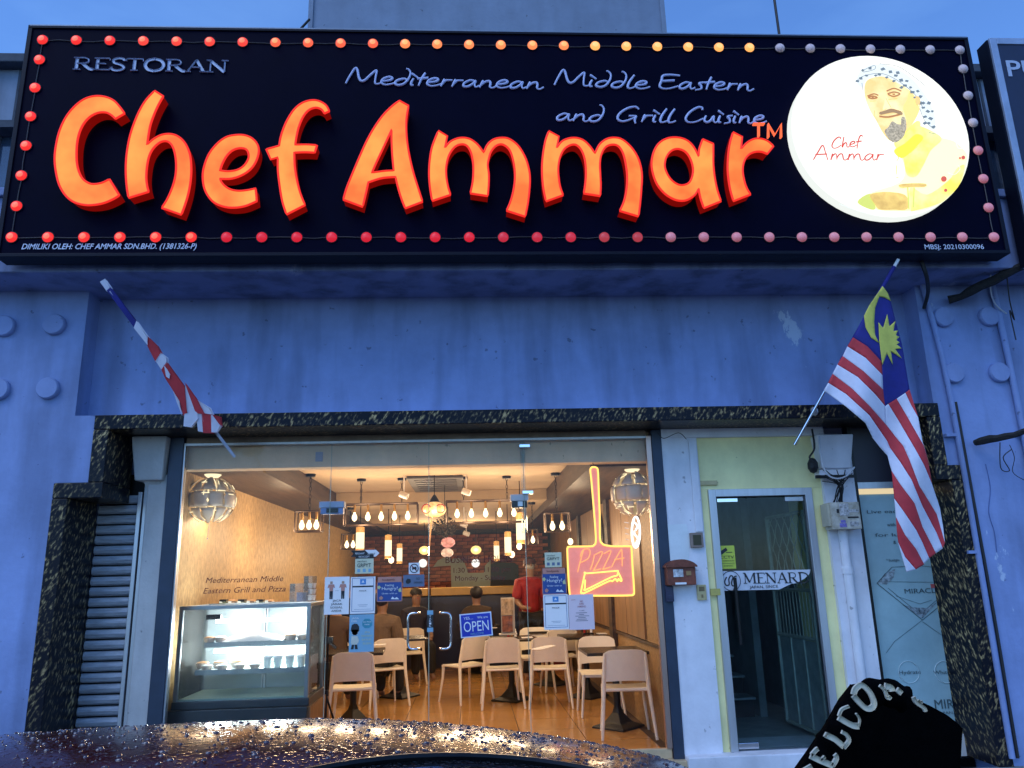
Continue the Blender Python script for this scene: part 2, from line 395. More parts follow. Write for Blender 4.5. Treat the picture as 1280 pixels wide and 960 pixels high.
# ------------------------------------------------------------------ behind the portal: left bay with shutter, pier and capital
YB = .40
xs0, xs1 = XL+b_, at(160, 760, YB).x
shut = thing('roller_shutter', ((xs0+xs1)/2, .5, .14), 'narrow grey roller shutter closed behind the left marble jamb', 'shutter')
shm = mat('shutter_metal', (.42, .44, .47), .5, .3, .15, 8, .1, 40, stretch=(1, 1, 6), dark=(.28, .29, .31))
MB().box((xs0, .50, .14), (xs1, .52, 2.5)).build('backing', blackm, shut)
z = .16; sp = (2.26-.16)/26; first = None
for i in range(27):
    mb = MB(); zz = z+i*sp; prof = [(.0, 0), (-.018, .012), (-.024, sp*.45), (-.014, sp*.80), (.0, sp*.86)]
    k = []
    for x in (xs0+.005, xs1-.02):
        for (yy, h) in prof: k.append((x, .487+yy, zz+h))
    n_ = len(prof); mb.add(k, [(j, j+1, n_+j+1, n_+j) for j in range(n_-1)]); mb.build('slat', shm, shut)
guide = MB().box((xs1-.02, .44, .14), (xs1+.012, .50, 2.35)).box((xs1+.022, .45, .14), (xs1+.05, .50, 2.45)).build('guide_rail', alu, shut, bev=.003)
xp0, xp1 = at(172, 760, YB).x, at(199, 760, YB).x
pier = thing('pier', ((xp0+xp1)/2, YB, .14), 'grey plastered pier with tapered capital left of the shop window', 'pier')
MB().box((xs1+.05, .44, .14), (xp0+.03, .9, 2.78)).build('side_strip', greyplaster, pier)
MB().box((xp0, .38, .14), (xp1, .9, 2.48)).build('shaft', greyplaster, pier, bev=.01)
def capital(parent, c0, c1, zt, zb, Y, name='capital', mt=greyplaster):
    w0 = .0
    mb = MB(); a, b, d = c0, c1, .30
    mb.add([(a, Y-.16, zt), (b, Y-.16, zt), (b, Y+.2, zt), (a, Y+.2, zt), (a+.03, Y-.10, zb), (b-.03, Y-.10, zb), (b-.03, Y+.2, zb), (a+.03, Y+.2, zb)],
           [(0, 1, 2, 3), (7, 6, 5, 4), (4, 5, 1, 0), (5, 6, 2, 1), (6, 7, 3, 2), (7, 4, 0, 3)])
    return mb.build(name, mt, parent, bev=.012)
c0, c1 = at(163, 570, .28).x, at(207, 570, .28).x
capital(pier, c0, c1, 2.78, at(180, 600, .30).z, .42)
MB().add([(c0+.05, .34, 2.48), (c1-.04, .34, 2.48), (c1-.08, .40, 2.36), (c0+.12, .40, 2.36), (c0+.05, .6, 2.48), (c1-.04, .6, 2.48)],
         [(0, 1, 2, 3), (0, 3, 4), (1, 5, 2), (4, 5, 1, 0), (3, 2, 5, 4)]).build('corbel', greyplaster, pier)

# ------------------------------------------------------------------ shop window
FZ = .10                         # inside floor level
GL, GR = at(219, 745, YB).x, at(820, 745, YB).x
front = thing('shop_window', ((GL+GR)/2, YB, FZ), 'large frameless glass shopfront full of stickers between navy posts', 'shopfront')
ZG0, ZG1 = .275, 2.735
MB().box((GL-.125, .36, .14), (GL-.012, .46, 2.783)).build('navy_post', navyframe, front, bev=.004)
MB().box((GL-.012, .375, ZG0), (GL, .43, ZG1)).build('edge_trim', alu, front)
coppery = mat('copper_tinted_trim', (.50, .34, .28), .3, .8, .1, 10, stretch=(1, 1, .1))
MB().box((GR, .375, ZG0), (GR+.045, .43, ZG1)).build('edge_trim', coppery, front, bev=.003)
MB().box((GR+.046, .36, .14), (GR+.13, .46, 2.783)).build('navy_post', navyframe, front, bev=.004)
MB().box((GL, .385, 2.735), (GR, .44, 2.783)).build('head_rail', mat('bronze_rail', (.20, .14, .10), .4, .5, .2, 8), front)
MB().box((GL, .38, 2.715), (GR, .425, 2.733)).build('glass_channel', alu, front)
xa, xb, xc = at(409, 745, YB).x, at(536, 745, YB).x, at(659, 745, YB).x
panes = [(GL, xa-.003), (xa+.003, xb-.004), (xb+.004, xc-.003), (xc+.003, GR)]
for i, (p, q) in enumerate(panes):
    MB().box((p, .397, ZG0), (q, .405, 2.713)).build('pane', glass, front)
edgeg = mat('green_glass_edge', (.35, .42, .34), .2, 0, .1, 10)
for x in (xa, xb, xc): MB().box((x-.0025, .399, ZG0), (x+.0025, .403, 2.71)).build('glass_edge', edgeg, front)
MB().box((xc-.02, .44, 1.95), (xc+.02, .47, 2.71)).build('glass_fin', glass_mat('fin_glass', (.93, .95, .92), .05), front)
for (px, py) in ((656, 557), (660, 615)):
    c = at(px, py, .38); MB().box((c.x-.045, .385, c.z-.014), (c.x+.045, .42, c.z+.014)).build('patch_fitting', chrome, front, bev=.003)
sillm = mat('tan_tile_sill', (.58, .42, .24), .35, 0, .15, 6)
MB().box((GL-.12, .30, .14), (GR+.13, .47, .20)).box((GL, .385, .20), (GR+.04, .43, .274)).build('sill', sillm, front, bev=.004)
# C shaped pull handles
for k, (px0, s) in enumerate(((524, -1), (550, 1))):
    a0, a1 = at(px0, 766, .37), at(px0, 811, .37)
    for yy in (.352, ):
        e = s*.085
        pts = [(a0.x, .397, a0.z), (a0.x+e*.2, yy, a0.z), (a0.x+e*.75, yy, a0.z-.004), (a0.x+e, yy, a0.z-.035), (a0.x+e, yy, (a0.z+a1.z)/2), (a0.x+e, yy, a1.z+.035), (a0.x+e*.75, yy, a1.z+.004), (a0.x+e*.2, yy, a1.z), (a1.x, .397, a1.z)]
        h = MB().tube(cat(pts, 4), .0095, 10); h.build('pull_handle', chrome, front, smooth=True)

# ------------------------------------------------------------------ right bay: walls, yellow surround
X1, X2 = GR+.13, at(871, 570, YB).x
Xd0, Xd1 = at(884, 612, YB).x, at(1013, 609, YB).x
ent = thing('stair_entrance', (2.4, YB, .14), 'pale yellow painted stair entrance wall right of the shop window', 'entrance wall')
ztop = 2.783; zdt = at(884, 612, YB).z
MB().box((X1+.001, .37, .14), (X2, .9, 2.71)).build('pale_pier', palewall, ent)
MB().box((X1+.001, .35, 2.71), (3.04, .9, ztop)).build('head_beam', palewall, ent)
MB().box((X2, .40, zdt), (at(1018, 600, YB).x+.10, .9, 2.71)).build('yellow_panel', yellowp, ent)
MB().box((X2, .40, .14), (Xd0, .9, zdt-.001)).build('yellow_jamb', yellowp, ent)
xy1 = at(1058, 860, YB).x
xq0 = xy1-.02
MB().box((Xd1, .40, .14), (xy1, .9, zdt-.001)).build('yellow_jamb', yellowp, ent)
xpr = at(1077, 690, YB).x
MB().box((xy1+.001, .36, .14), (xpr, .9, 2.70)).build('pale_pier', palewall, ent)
c0, c1 = at(1022, 560, .28).x, at(1068, 560, .28).x
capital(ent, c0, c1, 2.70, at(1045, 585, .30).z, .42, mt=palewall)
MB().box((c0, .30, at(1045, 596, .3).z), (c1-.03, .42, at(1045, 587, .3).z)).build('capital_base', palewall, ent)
# threshold step
zst = at(912, 940, YB).z
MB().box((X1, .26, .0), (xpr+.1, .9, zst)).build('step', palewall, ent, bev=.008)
# aluminium door
door = thing('glass_door', ((Xd0+Xd1)/2, .42, zst), 'aluminium framed dark glass door with a torn white sticker band', 'door')
fw = .062
fz1 = zdt-.002
MB().box((Xd0+.001, .375, zst), (Xd0+fw, .46, fz1)).box((Xd1-fw, .375, zst), (Xd1-.001, .46, fz1)).box((Xd0+fw, .375, fz1-fw), (Xd1-fw, .46, fz1)).build('frame', alu, door, bev=.003)
MB().box((Xd0+fw+.005, .41, zst+.015), (Xd1-fw-.005, .42, fz1-fw-.01)).build('pane', darkglass, door)
for (x0, x1, z0, z1, mm) in ((Xd0+fw+.015, Xd0+fw+.19, fz1-fw-.045, fz1-fw-.012, chrome), (Xd1-fw-.17, Xd1-fw-.012, fz1-fw-.048, fz1-fw-.010, alu),
                             (Xd0+fw+.01, Xd0+fw+.17, zst+.015, zst+.06, chrome), (Xd1-fw-.15, Xd1-fw-.01, zst+.015, zst+.06, chrome)):
    MB().box((x0, .40, z0), (x1, .43, z1)).build('patch_fitting', mm, door, bev=.003)
xh = at(922, 760, .36).x
MB().tube([(xh, .36, at(918, 722, .36).z), (xh, .36, at(930, 806, .36).z)], .014, 10).tube([(xh, .36, 1.45), (xh, .41, 1.45)], .01).tube([(xh, .36, 1.2), (xh, .41, 1.2)], .01).build('pull_handle', blackm, door, smooth=True)
# stair hall behind the door
hallm = mat('dark_hall_wall', (.26, .30, .30), .7, 0, .2, 4); slate = mat('hall_floor', (.38, .42, .40), .35, 0, .2, 5, .1, 30)
hall = thing('stair_hall', ((Xd0+Xd1)/2, 2, zst), 'dim stair hall with grey walls and steps behind the glass door', 'hall')
hx0, hx1 = Xd0-.05, Xd1+.30
MB().box((hx0-.1, .91, 0), (hx0, 5.2, 2.9)).box((hx1, .91, 0), (hx1+.1, 5.2, 2.9)).box((hx0, 5.1, 0), (hx1, 5.2, 2.9)).box((hx0-.1, .91, 2.9), (hx1+.1, 5.2, 3.0)).build('hall_wall', hallm, hall)
MB().box((hx0+.001, .905, .05), (hx1-.001, 5.09, zst-.01)).build('hall_floor', slate, hall)
stair = thing('staircase', (hx0+.4, 2.6, zst), 'concrete steps climbing to the upper floor inside the stair hall', 'stairs')
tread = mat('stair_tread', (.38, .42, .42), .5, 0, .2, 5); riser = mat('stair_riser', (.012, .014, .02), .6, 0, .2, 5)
YST = atz(925, 896, zst).y
for i in range(6):
    y0 = YST+i*.27; z0 = zst+i*.17
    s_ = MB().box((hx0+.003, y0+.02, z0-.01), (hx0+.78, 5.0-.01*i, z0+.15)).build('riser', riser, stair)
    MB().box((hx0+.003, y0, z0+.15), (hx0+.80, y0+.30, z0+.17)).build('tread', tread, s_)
MB().box((hx0+.83, YST, zst-.01), (hx0+.9, 5.0, 2.9)).build('side_wall', hallm, stair)
# folded-back metal gate
gm = mat('pale_green_gate_paint', (.55, .58, .48), .5, .1, .15, 8, .1, 60); gpan = mat('gate_panel_paint', (.42, .48, .46), .5, .1, .15, 8)
gate = thing('security_gate', (Xd1-.15, .95, zst), 'pale green metal security gate with lattice top standing open inside the door', 'gate')
g0, g1 = Vector((Xd1-.02, .56, 0)), Vector((at(968, 740, 1.35).x, 1.35, 0))
gd = (g1-g0); gn = Vector((-gd.y, gd.x, 0)).normalized()
def gp(u, z, o=0): p = g0+gd*u+gn*o; return Vector((p.x, p.y, z))
gz0, gz1, gzm = zst+.04, 2.08, 1.02
for (u, zz0, zz1) in ((0, gz0, gz1), (1, gz0, gz1)): MB().tube([gp(u, zz0), gp(u, zz1)], .02, 6).build('stile', gm, gate)
for zz in (gz0, gzm, 1.42, gz1): MB().tube([gp(0, zz), gp(1, zz)], .017, 6).build('rail', gm, gate)
for i in range(3):
    MB().add([gp(i/3+.015, gz0+.02), gp((i+1)/3-.015, gz0+.02), gp((i+1)/3-.015, gzm-.02), gp(i/3+.015, gzm-.02)], [(0, 1, 2, 3)]).build('lower_panel', gpan, gate)
    if i: MB().tube([gp(i/3, gz0), gp(i/3, gzm)], .012, 6).build('muntin', gm, gate)
for i in range(1, 12): MB().tube([gp(i/12, gzm), gp(i/12, 1.42)], .005, 5).build('bar', gm, gate)
for i in range(5):
    u0 = i/5
    MB().tube(cat([gp(u0, 1.42), gp(u0+.18, 1.68), gp(u0+.02, 1.9), gp(u0+.16, gz1)], 4), .005, 5).build('lattice_bar', gm, gate)
    MB().tube(cat([gp(u0+.2, 1.42), gp(u0+.02, 1.66), gp(u0+.2, 1.9), gp(u0+.04, gz1)], 4), .005, 5).build('lattice_bar', gm, gate)

# ------------------------------------------------------------------ things on the pale wall
def fbox(px0, py0, px1, py1, Y0, Y1):
    a, b = at(px0, py0, Y0), at(px1, py1, Y0)
    return (min(a.x, b.x), Y0, min(a.z, b.z)), (max(a.x, b.x), Y1, max(a.z, b.z))
rust = mat('rusty_red_brown_paint', (.21, .055, .028), .55, .1, .3, 10, .2, 60)
(p, q) = fbox(833, 704, 871, 731, .27, .369)
lb = thing('letter_box', ((p[0]+q[0])/2, .32, p[2]), 'rusty brown metal letter box with curved lid on the pale pier', 'letter box')
MB().box(p, (q[0], q[1], q[2]-.02)).build('box', rust, lb, bev=.006)
prof = [Vector((p[0]-.012+(q[0]-p[0]+.024)*i/10, p[1]-.02, q[2]-.022+.05*math.sin(math.pi*i/10)**.7)) for i in range(11)]
MB().slab([prof[0]-Vector((0, 0, .012))]+prof+[prof[-1]-Vector((0, 0, .012))], [], (0, 1, 0), q[1]-p[1]+.02).build('lid', rust, lb)
MB().box((p[0]+.05, p[1]-.004, p[2]+.065), (p[0]+.13, p[1]-.001, p[2]+.125)).build('paper_label', mat('torn_paper', (.6, .6, .6), .8, 0, .4, 30, dark=(.2, .2, .2)), lb)
MB().box((p[0]+.155, p[1]-.004, p[2]+.075), (p[0]+.195, p[1]-.001, p[2]+.11)).build('name_plate', mat('ochre_plate', (.35, .20, .07), .5), lb)
MB().box((p[0]+.06, p[1]-.006, p[2]+.006), (p[0]+.15, p[1]-.001, p[2]+.022)).build('flyer', white, lb)
(p, q) = fbox(832, 733, 843, 752, .33, .369)
o = MB().box(p, q).box((p[0]+.01, p[1]-.006, p[2]+.02), (q[0]-.01, p[1], p[2]+.05)).build('lock_box', mat('dark_blue_plastic', (.03, .03, .07), .4), bev=.006)
tag(o, 'small dark lock box under the rusty letter box', 'box')
cream = mat('yellowed_plastic', (.52, .42, .20), .45, 0, .15, 10)
(p, q) = fbox(871, 731, 884, 750, .345, .369)
ic = MB().box(p, q).build('intercom', cream, bev=.004); tag(ic, 'yellowed plastic intercom beside the letter box', 'intercom')
MB().box((p[0]+.015, p[1]-.003, p[2]+.07), (q[0]-.015, p[1]-.0005, q[2]-.015)).build('grille', mat('brown_grille', (.20, .14, .06), .6), ic).location -= Vector((0, 0, 0))
MB().box((p[0]+.03, p[1]-.005, p[2]+.02), (q[0]-.03, p[1]-.0005, p[2]+.045)).build('button', mat('brown_button', (.25, .18, .08), .6), ic)
(p, q) = fbox(863, 666, 880, 684, .33, .369)
bb = MB().box(p, q).build('bell_box', mat('brown_bell_frame', (.28, .20, .16), .5, .2), bev=.003); tag(bb, 'square brown bell box above the letter box', 'bell box')
MB().box((p[0]+.018, p[1]-.003, p[2]+.018), (q[0]-.018, p[1]-.0005, q[2]-.018)).build('screen', mat('dark_olive_mesh', (.06, .05, .02), .6), bb)
(p, q) = fbox(888, 736, 901, 744, .365, .3745)
lk = MB().box(p, q).build('door_latch', mat('brass_latch', (.5, .4, .12), .35, .6)); tag(lk, 'small brass latch on the left stile of the glass door', 'latch')
# patch of white filler above the letter box
a = [(829, 656), (858, 655), (862, 672), (861, 702), (856, 708), (838, 705), (832, 690), (831, 672)]
o = MB().slab([at(x, y, .3685) for x, y in a], [], (0, -1, 0), .003).build('plaster_patch', mat('white_filler', (.72, .76, .76), .8, 0, .05, 9)); tag(o, 'irregular patch of white filler on the pale pier above the letter box', 'plaster patch')
# trunking and conduits
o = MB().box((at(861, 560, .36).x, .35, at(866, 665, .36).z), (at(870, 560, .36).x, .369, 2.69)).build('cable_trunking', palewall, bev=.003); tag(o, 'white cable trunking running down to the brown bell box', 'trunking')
(p, q) = fbox(872, 601, 897, 606, .38, .399)
o = MB().box(p, q).build('cable_trunking', cream, bev=.002); tag(o, 'short yellow trunking stub above the aluminium door frame', 'trunking')
pipe = MB(); c = at(1058, 700, .33)
pipe.tube([(c.x, .33, .16), (c.x, .33, at(1053, 662, .33).z)], .038, 14); p_ = thing('downpipe', (c.x, .33, .16), 'white painted pipe running down from the meter box', 'pipe')
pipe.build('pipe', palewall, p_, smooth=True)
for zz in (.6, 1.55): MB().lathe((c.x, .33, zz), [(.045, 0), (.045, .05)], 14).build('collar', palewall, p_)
(p, q) = fbox(1037, 628, 1078, 661, .22, .359)
mt = thing('meter_box', ((p[0]+q[0])/2, .3, p[2]), 'grubby white meter box covered in torn stickers under a tangle of wires', 'meter box')
MB().box(p, q).build('casing', mat('grubby_white_paint', (.58, .54, .45), .6, 0, .2, 9, dark=(.25, .2, .13)), mt, bev=.006)
st = mat('torn_sticker', (.55, .52, .5), .7, 0, .5, 40, dark=(.08, .08, .07)); pur = mat('purple_sticker', (.22, .18, .5), .6, 0, .3, 60)
for (u0, v0, u1, v1, mm) in ((.30, .50, .62, .95, st), (.25, .08, .48, .22, pur), (.30, .24, .46, .34, pur), (.55, .40, .92, .46, ink), (.62, .62, .95, .72, st), (.2, .6, .28, .75, ink), (.6, .10, .9, .28, st)):
    MB().box((p[0]+(q[0]-p[0])*u0, p[1]-.003, p[2]+(q[2]-p[2])*v0), (p[0]+(q[0]-p[0])*u1, p[1]-.0005, p[2]+(q[2]-p[2])*v1)).build('sticker', mm, mt)
MB().box((p[0]-.02, p[1]+.02, p[2]+.03), (p[0], q[1], q[2]-.01)).build('side_bracket', mat('cream_bracket', (.5, .46, .34), .6), mt)
# wires
def cable(name, pts, r, m_, label, cat_='cable', group=None):
    o = MB().tube(cat(pts, 5), r, 6).build(name, m_, smooth=True); return tag(o, label, cat_, group)
bun = thing('wire_tangle', (at(1050, 610, .3).x, .3, at(1050, 610, .3).z), 'tangle of black wires fanning out above the meter box', 'wires')
for i in range(16):
    a = at(1047+random.uniform(-6, 8), 628, .30); b = at(1050+random.uniform(-3, 4), 607, random.uniform(.25, .31)); d = at(1048+random.uniform(-22, 24), 590+random.uniform(-4, 14), random.uniform(.22, .31))
    MB().tube(cat([a, b, d], 5), .004, 5).build('wire', cablem, bun)
cable('grey_cable', [at(1024, 545, .2), at(1026, 568, .2), at(1032, 590, .2), at(1044, 598, .2), at(1058, 595, .2), at(1068, 584, .22)], .007, cablew, 'grey cable looped around the white capital')
cable('black_wire', [at(1015, 536, .2), at(1018, 560, .22), at(1012, 572, .2), at(1020, 580, .2)], .008, cablem, 'black wire hanging beside the white capital')
k = at(1016, 582, .3); o = MB().ball((k.x, .3, k.z), .045, 10, 1.5).build('hanging_knot', cablem); tag(o, 'dark knot of wire hanging by the yellow wall', 'wire knot')
cable('thin_wire', [at(822, 541, .3), at(830, 548, .3), at(848, 541, .3), at(858, 549, .3)], .003, cablem, 'thin black wire sagging across the top of the pale pier')
o = MB().box(*fbox(1020, 594, 1068, 597, .25, .27)).build('bracket', blackm); tag(o, 'dark flat bracket under the white capital', 'bracket')
# right: beauty shop window with poster
PX0, PX1 = xpr+.035, XR-b_
poster = thing('shop_poster', (PX0+.4, .45, .3), 'pale teal beauty poster with a diamond filling the right-hand window', 'poster')
pz0, pz1 = .30, at(1080, 618, .45).z
def posterm():
    m = mat('teal_poster', (.34, .50, .52), .25, 0, .12, 2.2, em=None)
    return m
pm = posterm()
MB().box((PX0, .45, pz0), (PX1+.02, .47, pz1)).build('sheet', pm, poster)
MB().box((PX0, .44, pz1+.001), (PX1+.02, .47, pz1+.045)).build('lit_strip', glow('warm_strip', (1, .80, .48), .75), poster)
MB().box((PX0, .42, pz1+.046), (PX1+.02, .47, pz1+.10)).build('head_trim', alu, poster)
MB().box((PX0, .42, pz1+.101), (PX1+.02, .47, 2.784)).build('dark_fascia', mat('dark_plum_fascia', (.012, .006, .022), .4), poster)
MB().box((xpr+.001, .38, .14), (PX0, .47, 2.783)).build('black_post', blackm, poster)
MB().box((PX0, .36, .14), (PX1, .47, pz0)).build('sill', greyplaster, poster)
tz = lambda px, py: at(px, py, .447)
pink = mat('teal_grey_print', (.07, .11, .12), .4)
for (s, px, py, h, wpx) in (('Live each day', 1084, 642, .042, 62), ('with', 1109, 665, .042, None), ('for luminous', 1094, 671+0, .042, 70), ('&', 1117, 680, .042, None), ('MIRACLE', 1131, 742, .055, 44),
                            ('Hydrate', 1124, 843, .042, 27), ('Whitening', 1167, 843, .042, 34), ('MIRACLE', 1169, 886, .10, 60), ('* Sunlight', 1108, 702, .03, None), ('JAPAN, SINCE', 1172, 893, .03, 40)):
    if s == 'for luminous': py = 671
    if s == 'with': py = 658
    a = tz(px, py); wd = (tz(px+wpx, py).x-a.x) if wpx else None
    text_mesh(s, a.x, a.z, h, .447, wd).build('lettering', pink, poster)
dia = MB()
dl = lambda pts, w_: dia.ribbon([tz(*p) for p in pts], w_, (0, -1, 0), .001)
dl([(1096, 729), (1115, 709), (1150, 707), (1190, 712)], .004); dl([(1096, 729), (1153, 775), (1190, 745)], .006); dl([(1100, 727), (1190, 728)], .003)
dl([(1110, 735), (1150, 768), (1180, 742)], .004); dl([(1153, 775), (1118, 802), (1108, 816)], .003); dl([(1153, 777), (1180, 796)], .003); dl([(1120, 745), (1150, 755), (1165, 750)], .003)
dia.build('diamond_outline', pink, poster)
fac = mat('diamond_facets', (.25, .3, .32), .2, 0, .9, 30, dark=(.01, .02, .03))
MB().slab([tz(1097, 729), tz(1106, 717), tz(1119, 711), tz(1117, 722), tz(1108, 731)], [], (0, -1, 0), .001).slab([tz(1128, 756), tz(1140, 759), tz(1160, 760), tz(1172, 752), tz(1153, 773)], [], (0, -1, 0), .001).build('diamond_facets', fac, poster)
for (px, py) in ((1136, 840), (1181, 840)):
    c = tz(px, py); MB().tube([(c.x+.085*math.cos(t), .446, c.z+.085*math.sin(t)) for t in [2*math.pi*i/28 for i in range(28)]], .003, 4, closed=True).build('bubble_ring', mat('pale_teal_print', (.55, .68, .68), .4), poster)
MB().box((tz(1163, 730).x, .444, tz(1163, 735).z), (tz(1169, 730).x, .447, tz(1163, 730).z)).build('price_tag', mat('red_tag', (.5, .1, .1), .5), poster)
# tube light in the ceiling of that window, behind the poster strip: not visible; poster sheet is lit by the dusk only

# pipes, cables and rods on the right pier
def conduit(pts, r, label, m_=wallblue):
    o = thing('conduit', pts[-1], label, 'conduit'); MB().tube(cat(pts, 4), r, 10).build('pipe', m_, o, smooth=True)
    for t in (.35, .6):
        a = Vector(pts[0]).lerp(Vector(pts[-1]), t); MB().box((a.x-r*2, -.045, a.z-.012), (a.x+r*2, -.002, a.z+.012)).build('saddle_clip', m_, o)
a0, a1 = at(1156, 375, -.03), at(1203, 582, -.03)
conduit([(a0.x, -.03, 3.93), (a1.x, -.03, 2.9), (a1.x, -.03, .2)], .022, 'blue painted conduit down the pier between flag and studs')
a1 = at(1255, 420, -.03); a2 = at(1275, 520, -.03)
conduit([(a1.x-.02, -.03, 3.93), (a2.x, -.03, 2.9), (a2.x, -.03, .2)], .025, 'blue painted conduit at the far right behind the studs')
def rodthing(p0, p1, r, label):
    p0, p1 = Vector(p0), Vector(p1)
    pts = [p0.lerp(p1, i/8)+Vector((random.uniform(-.01, .01), 0, random.uniform(-.012, .012))) for i in range(9)]
    o = MB().tube(pts, [r*random.uniform(.8, 1.2) for _ in pts], 7).build('cable_bundle', mat('tarred_wrap', (.015, .014, .014), .8, 0, .4, 20, .8, 60), smooth=True)
    tag(o, label, 'cable bundle')
rodthing(at(1186, 376, -.06), at(1300, 322, -.5), .035, 'thick black cable bundle slanting out under the right end of the sign')
rodthing(at(1218, 552, -.05), at(1300, 535, -.45), .028, 'stub of black cable bundle jutting from the pier below the studs')
cable('hanging_wire', [at(1258, 340, -.3), at(1262, 375, -.25), at(1268, 400, -.2), at(1262, 388, -.2), at(1270, 425, -.2)], .005, cablem, 'looped black wire dangling right of the studs')
cable('hanging_wire', [at(1240, 330, -.3), at(1238, 360, -.2), at(1244, 380, -.1), at(1258, 392, -.05)], .006, cablew, 'grey wire dangling over the upper right stud')
cable('hanging_wire', [at(1250, 553, -.1), at(1251, 585, -.1), at(1262, 588, -.1), at(1254, 572, -.1), at(1264, 562, -.12)], .004, cablem, 'black wire loop dangling below the cable stub')
cable('hanging_wire', [at(1262, 556, -.15), at(1268, 572, -.12), at(1266, 590, -.1), at(1280, 600, -.1)], .003, cablem, 'thin wire trailing right of the cable stub loop')
cable('sign_cable', [at(1150, 322, -.45), at(1158, 345, -.43), at(1160, 365, -.2), at(1155, 385, -.04)], .016, cablem, 'dark cable curving down behind the flag from the sign')
cable('crack_line', [at(1232, 580, -.004), at(1238, 610, -.004), at(1236, 640, -.004), at(1243, 665, -.004), at(1246, 690, -.004)], .003, mat('faded_wire', (.10, .16, .36), .8), 'thin wire stain running down the blue right pier', 'wire')
cable('sign_cable', [(XR+.02, -.03, 2.9), (XR+.03, -.03, 2.0), (XR+.035, -.03, 1.2), (XR+.03, -.03, .2)], .012, cablem, 'thin dark cable running down the right marble jamb')
pass

# ------------------------------------------------------------------ the big sign
sx0 = (at(40, 35, YS).x+at(6.4, 234, YS).x)/2; sx1 = (at(1210, 47, YS).x+at(1252, 290, YS).x)/2
sz0 = at(640, 318.5, YS).z; sz1 = (at(40, 34, YS).z+at(1210, 47, YS).z)/2
sign = thing('restaurant_sign', ((sx0+sx1)/2, YS, sz0), 'long navy illuminated restaurant sign with glowing orange letters and marquee lamps', 'sign')
MB().box((sx0, YS, sz0), (sx1, -.48, sz1)).build('panel', signnavy, sign)
e = .022
MB().box((sx0-.012, YS-.012, sz1-e), (sx1+.012, -.449, sz1+.006)).box((sx0-.012, YS-.012, sz0-.006), (sx1+.012, -.449, sz0+e)).box((sx0-.012, YS-.011, sz0+e), (sx0+e, -.449, sz1-e)).box((sx1-e, YS-.011, sz0+e), (sx1+.012, -.449, sz1-e)).build('frame', signframe, sign, bev=.003)
MB().box((sx0, YS-.013, sz1-.002), (sx1, YS-.008, sz1+.008)).build('frame_edge', mat('frame_edge_metal', (.2, .24, .3), .4, .3), sign)
for xx in (-2.6, -.4, 1.8, 3.7): MB().box((xx, -.449, sz0+.02), (xx+.05, .3, sz0+.07)).build('bracket', blackm, sign)

# halo letters: acrylic face, red trim cap, red lit return
facem = mat('orange_letter_face', (.03, .01, .005), .6, spec=.1); noise_em(facem, (1.0, .20, .045), (1.0, .43, .09), .98, 3.0)
trimm = glow('red_trim_cap', (1.0, .028, .018), 1.0)
retm = mat('red_letter_return', (.03, .002, .002), .5, em=(1, .012, .006), es=.17, spec=.1)
YL = YS-.115
def letter(ch, zx, zy, sc_, pts, holes=()):
    cv = lambda P: [at(zx+p.x/sc_, zy+p.y/sc_, YL) for p in outline(P)]
    o2 = cv(pts); h2 = [cv(h) for h in holes]
    o = MB().slab(o2, h2, (0, 1, 0), .012).build('letter', facem, sign)
    o['label'] = 'glowing orange halo letter ' + ch
    s = MB()
    for l in [o2]+h2:
        n = len(l); k = len(s.v)
        s.v += [p+Vector((0, .0125, 0)) for p in l]+[Vector((p.x, YS-.012, p.z)) for p in l]
        s.f += [(k+i, k+(i+1) % n, k+n+(i+1) % n, k+n+i) for i in range(n)]
    s.build('return', retm, o)
    t = MB()
    for l in [o2]+h2: t.tube([p+Vector((0, .002, 0)) for p in l], .0085, 6, closed=True)
    t.build('trim_cap', trimm, o)
c = 1
Z = (60, 100, 3.5556)
letter('C', *Z, [(340,148,c),(318,118),(290,90),(250,74),(205,72),(160,86),(118,118),(80,165),(52,225),(36,290),(30,350),(36,410),(50,465),(76,510),(112,540),(160,554),(205,554),(250,545),(290,528),(316,512,c),(273,441,c),(240,457),(205,463),(180,458),(155,440),(138,410),(128,370),(126,320),(130,270),(142,225),(162,188),(190,160),(225,144),(260,144),(285,158),(299,172,c)])
letter('h', *Z, [(474,48,c),(512,72,c),(490,110),(470,155),(452,210),(440,288,c),(470,262),(505,244),(545,240),(580,252),(610,282),(630,330),(636,385),(634,440),(624,500),(608,555),(592,598,c),(506,568,c),(530,530),(552,480),(566,430),(570,380),(565,330),(552,292),(530,272),(500,275),(470,300),(450,335),(440,380),(436,430),(440,470),(447,496,c),(358,523,c),(350,470),(346,400),(350,330),(362,260),(380,200),(405,140),(435,90)])
letter('e', *Z, [(927,538,c),(925,510),(922,482,c),(885,490),(845,493),(810,486),(785,470),(770,452),(764,438,c),(810,438),(855,425),(895,400),(922,365),(936,320),(930,285),(905,258),(870,245),(830,245),(790,255),(750,285),(715,330),(694,385),(688,430),(695,480),(715,520),(745,548),(790,564),(835,566),(880,558)], [[(764,402,c),(775,370),(795,335),(820,312),(850,302),(878,306),(891,325),(890,352),(870,382),(840,400),(800,406)]])
letter('f', *Z, [(1250,138,c),(1235,112),(1205,94),(1170,90),(1130,102),(1095,130),(1065,175),(1045,220),(1033,260),(1028,292,c),(1000,300),(970,308,c),(990,352,c),(1022,343,c),(1022,400),(1030,470),(1042,540),(1060,597,c),(1142,555,c),(1120,500),(1105,440),(1096,380),(1094,322,c),(1140,320),(1185,322,c),(1195,290,c),(1150,287),(1098,288,c),(1104,250),(1115,205),(1135,160),(1160,132),(1190,122),(1215,130),(1228,148,c)])
Z = (420, 100, 4.5714)
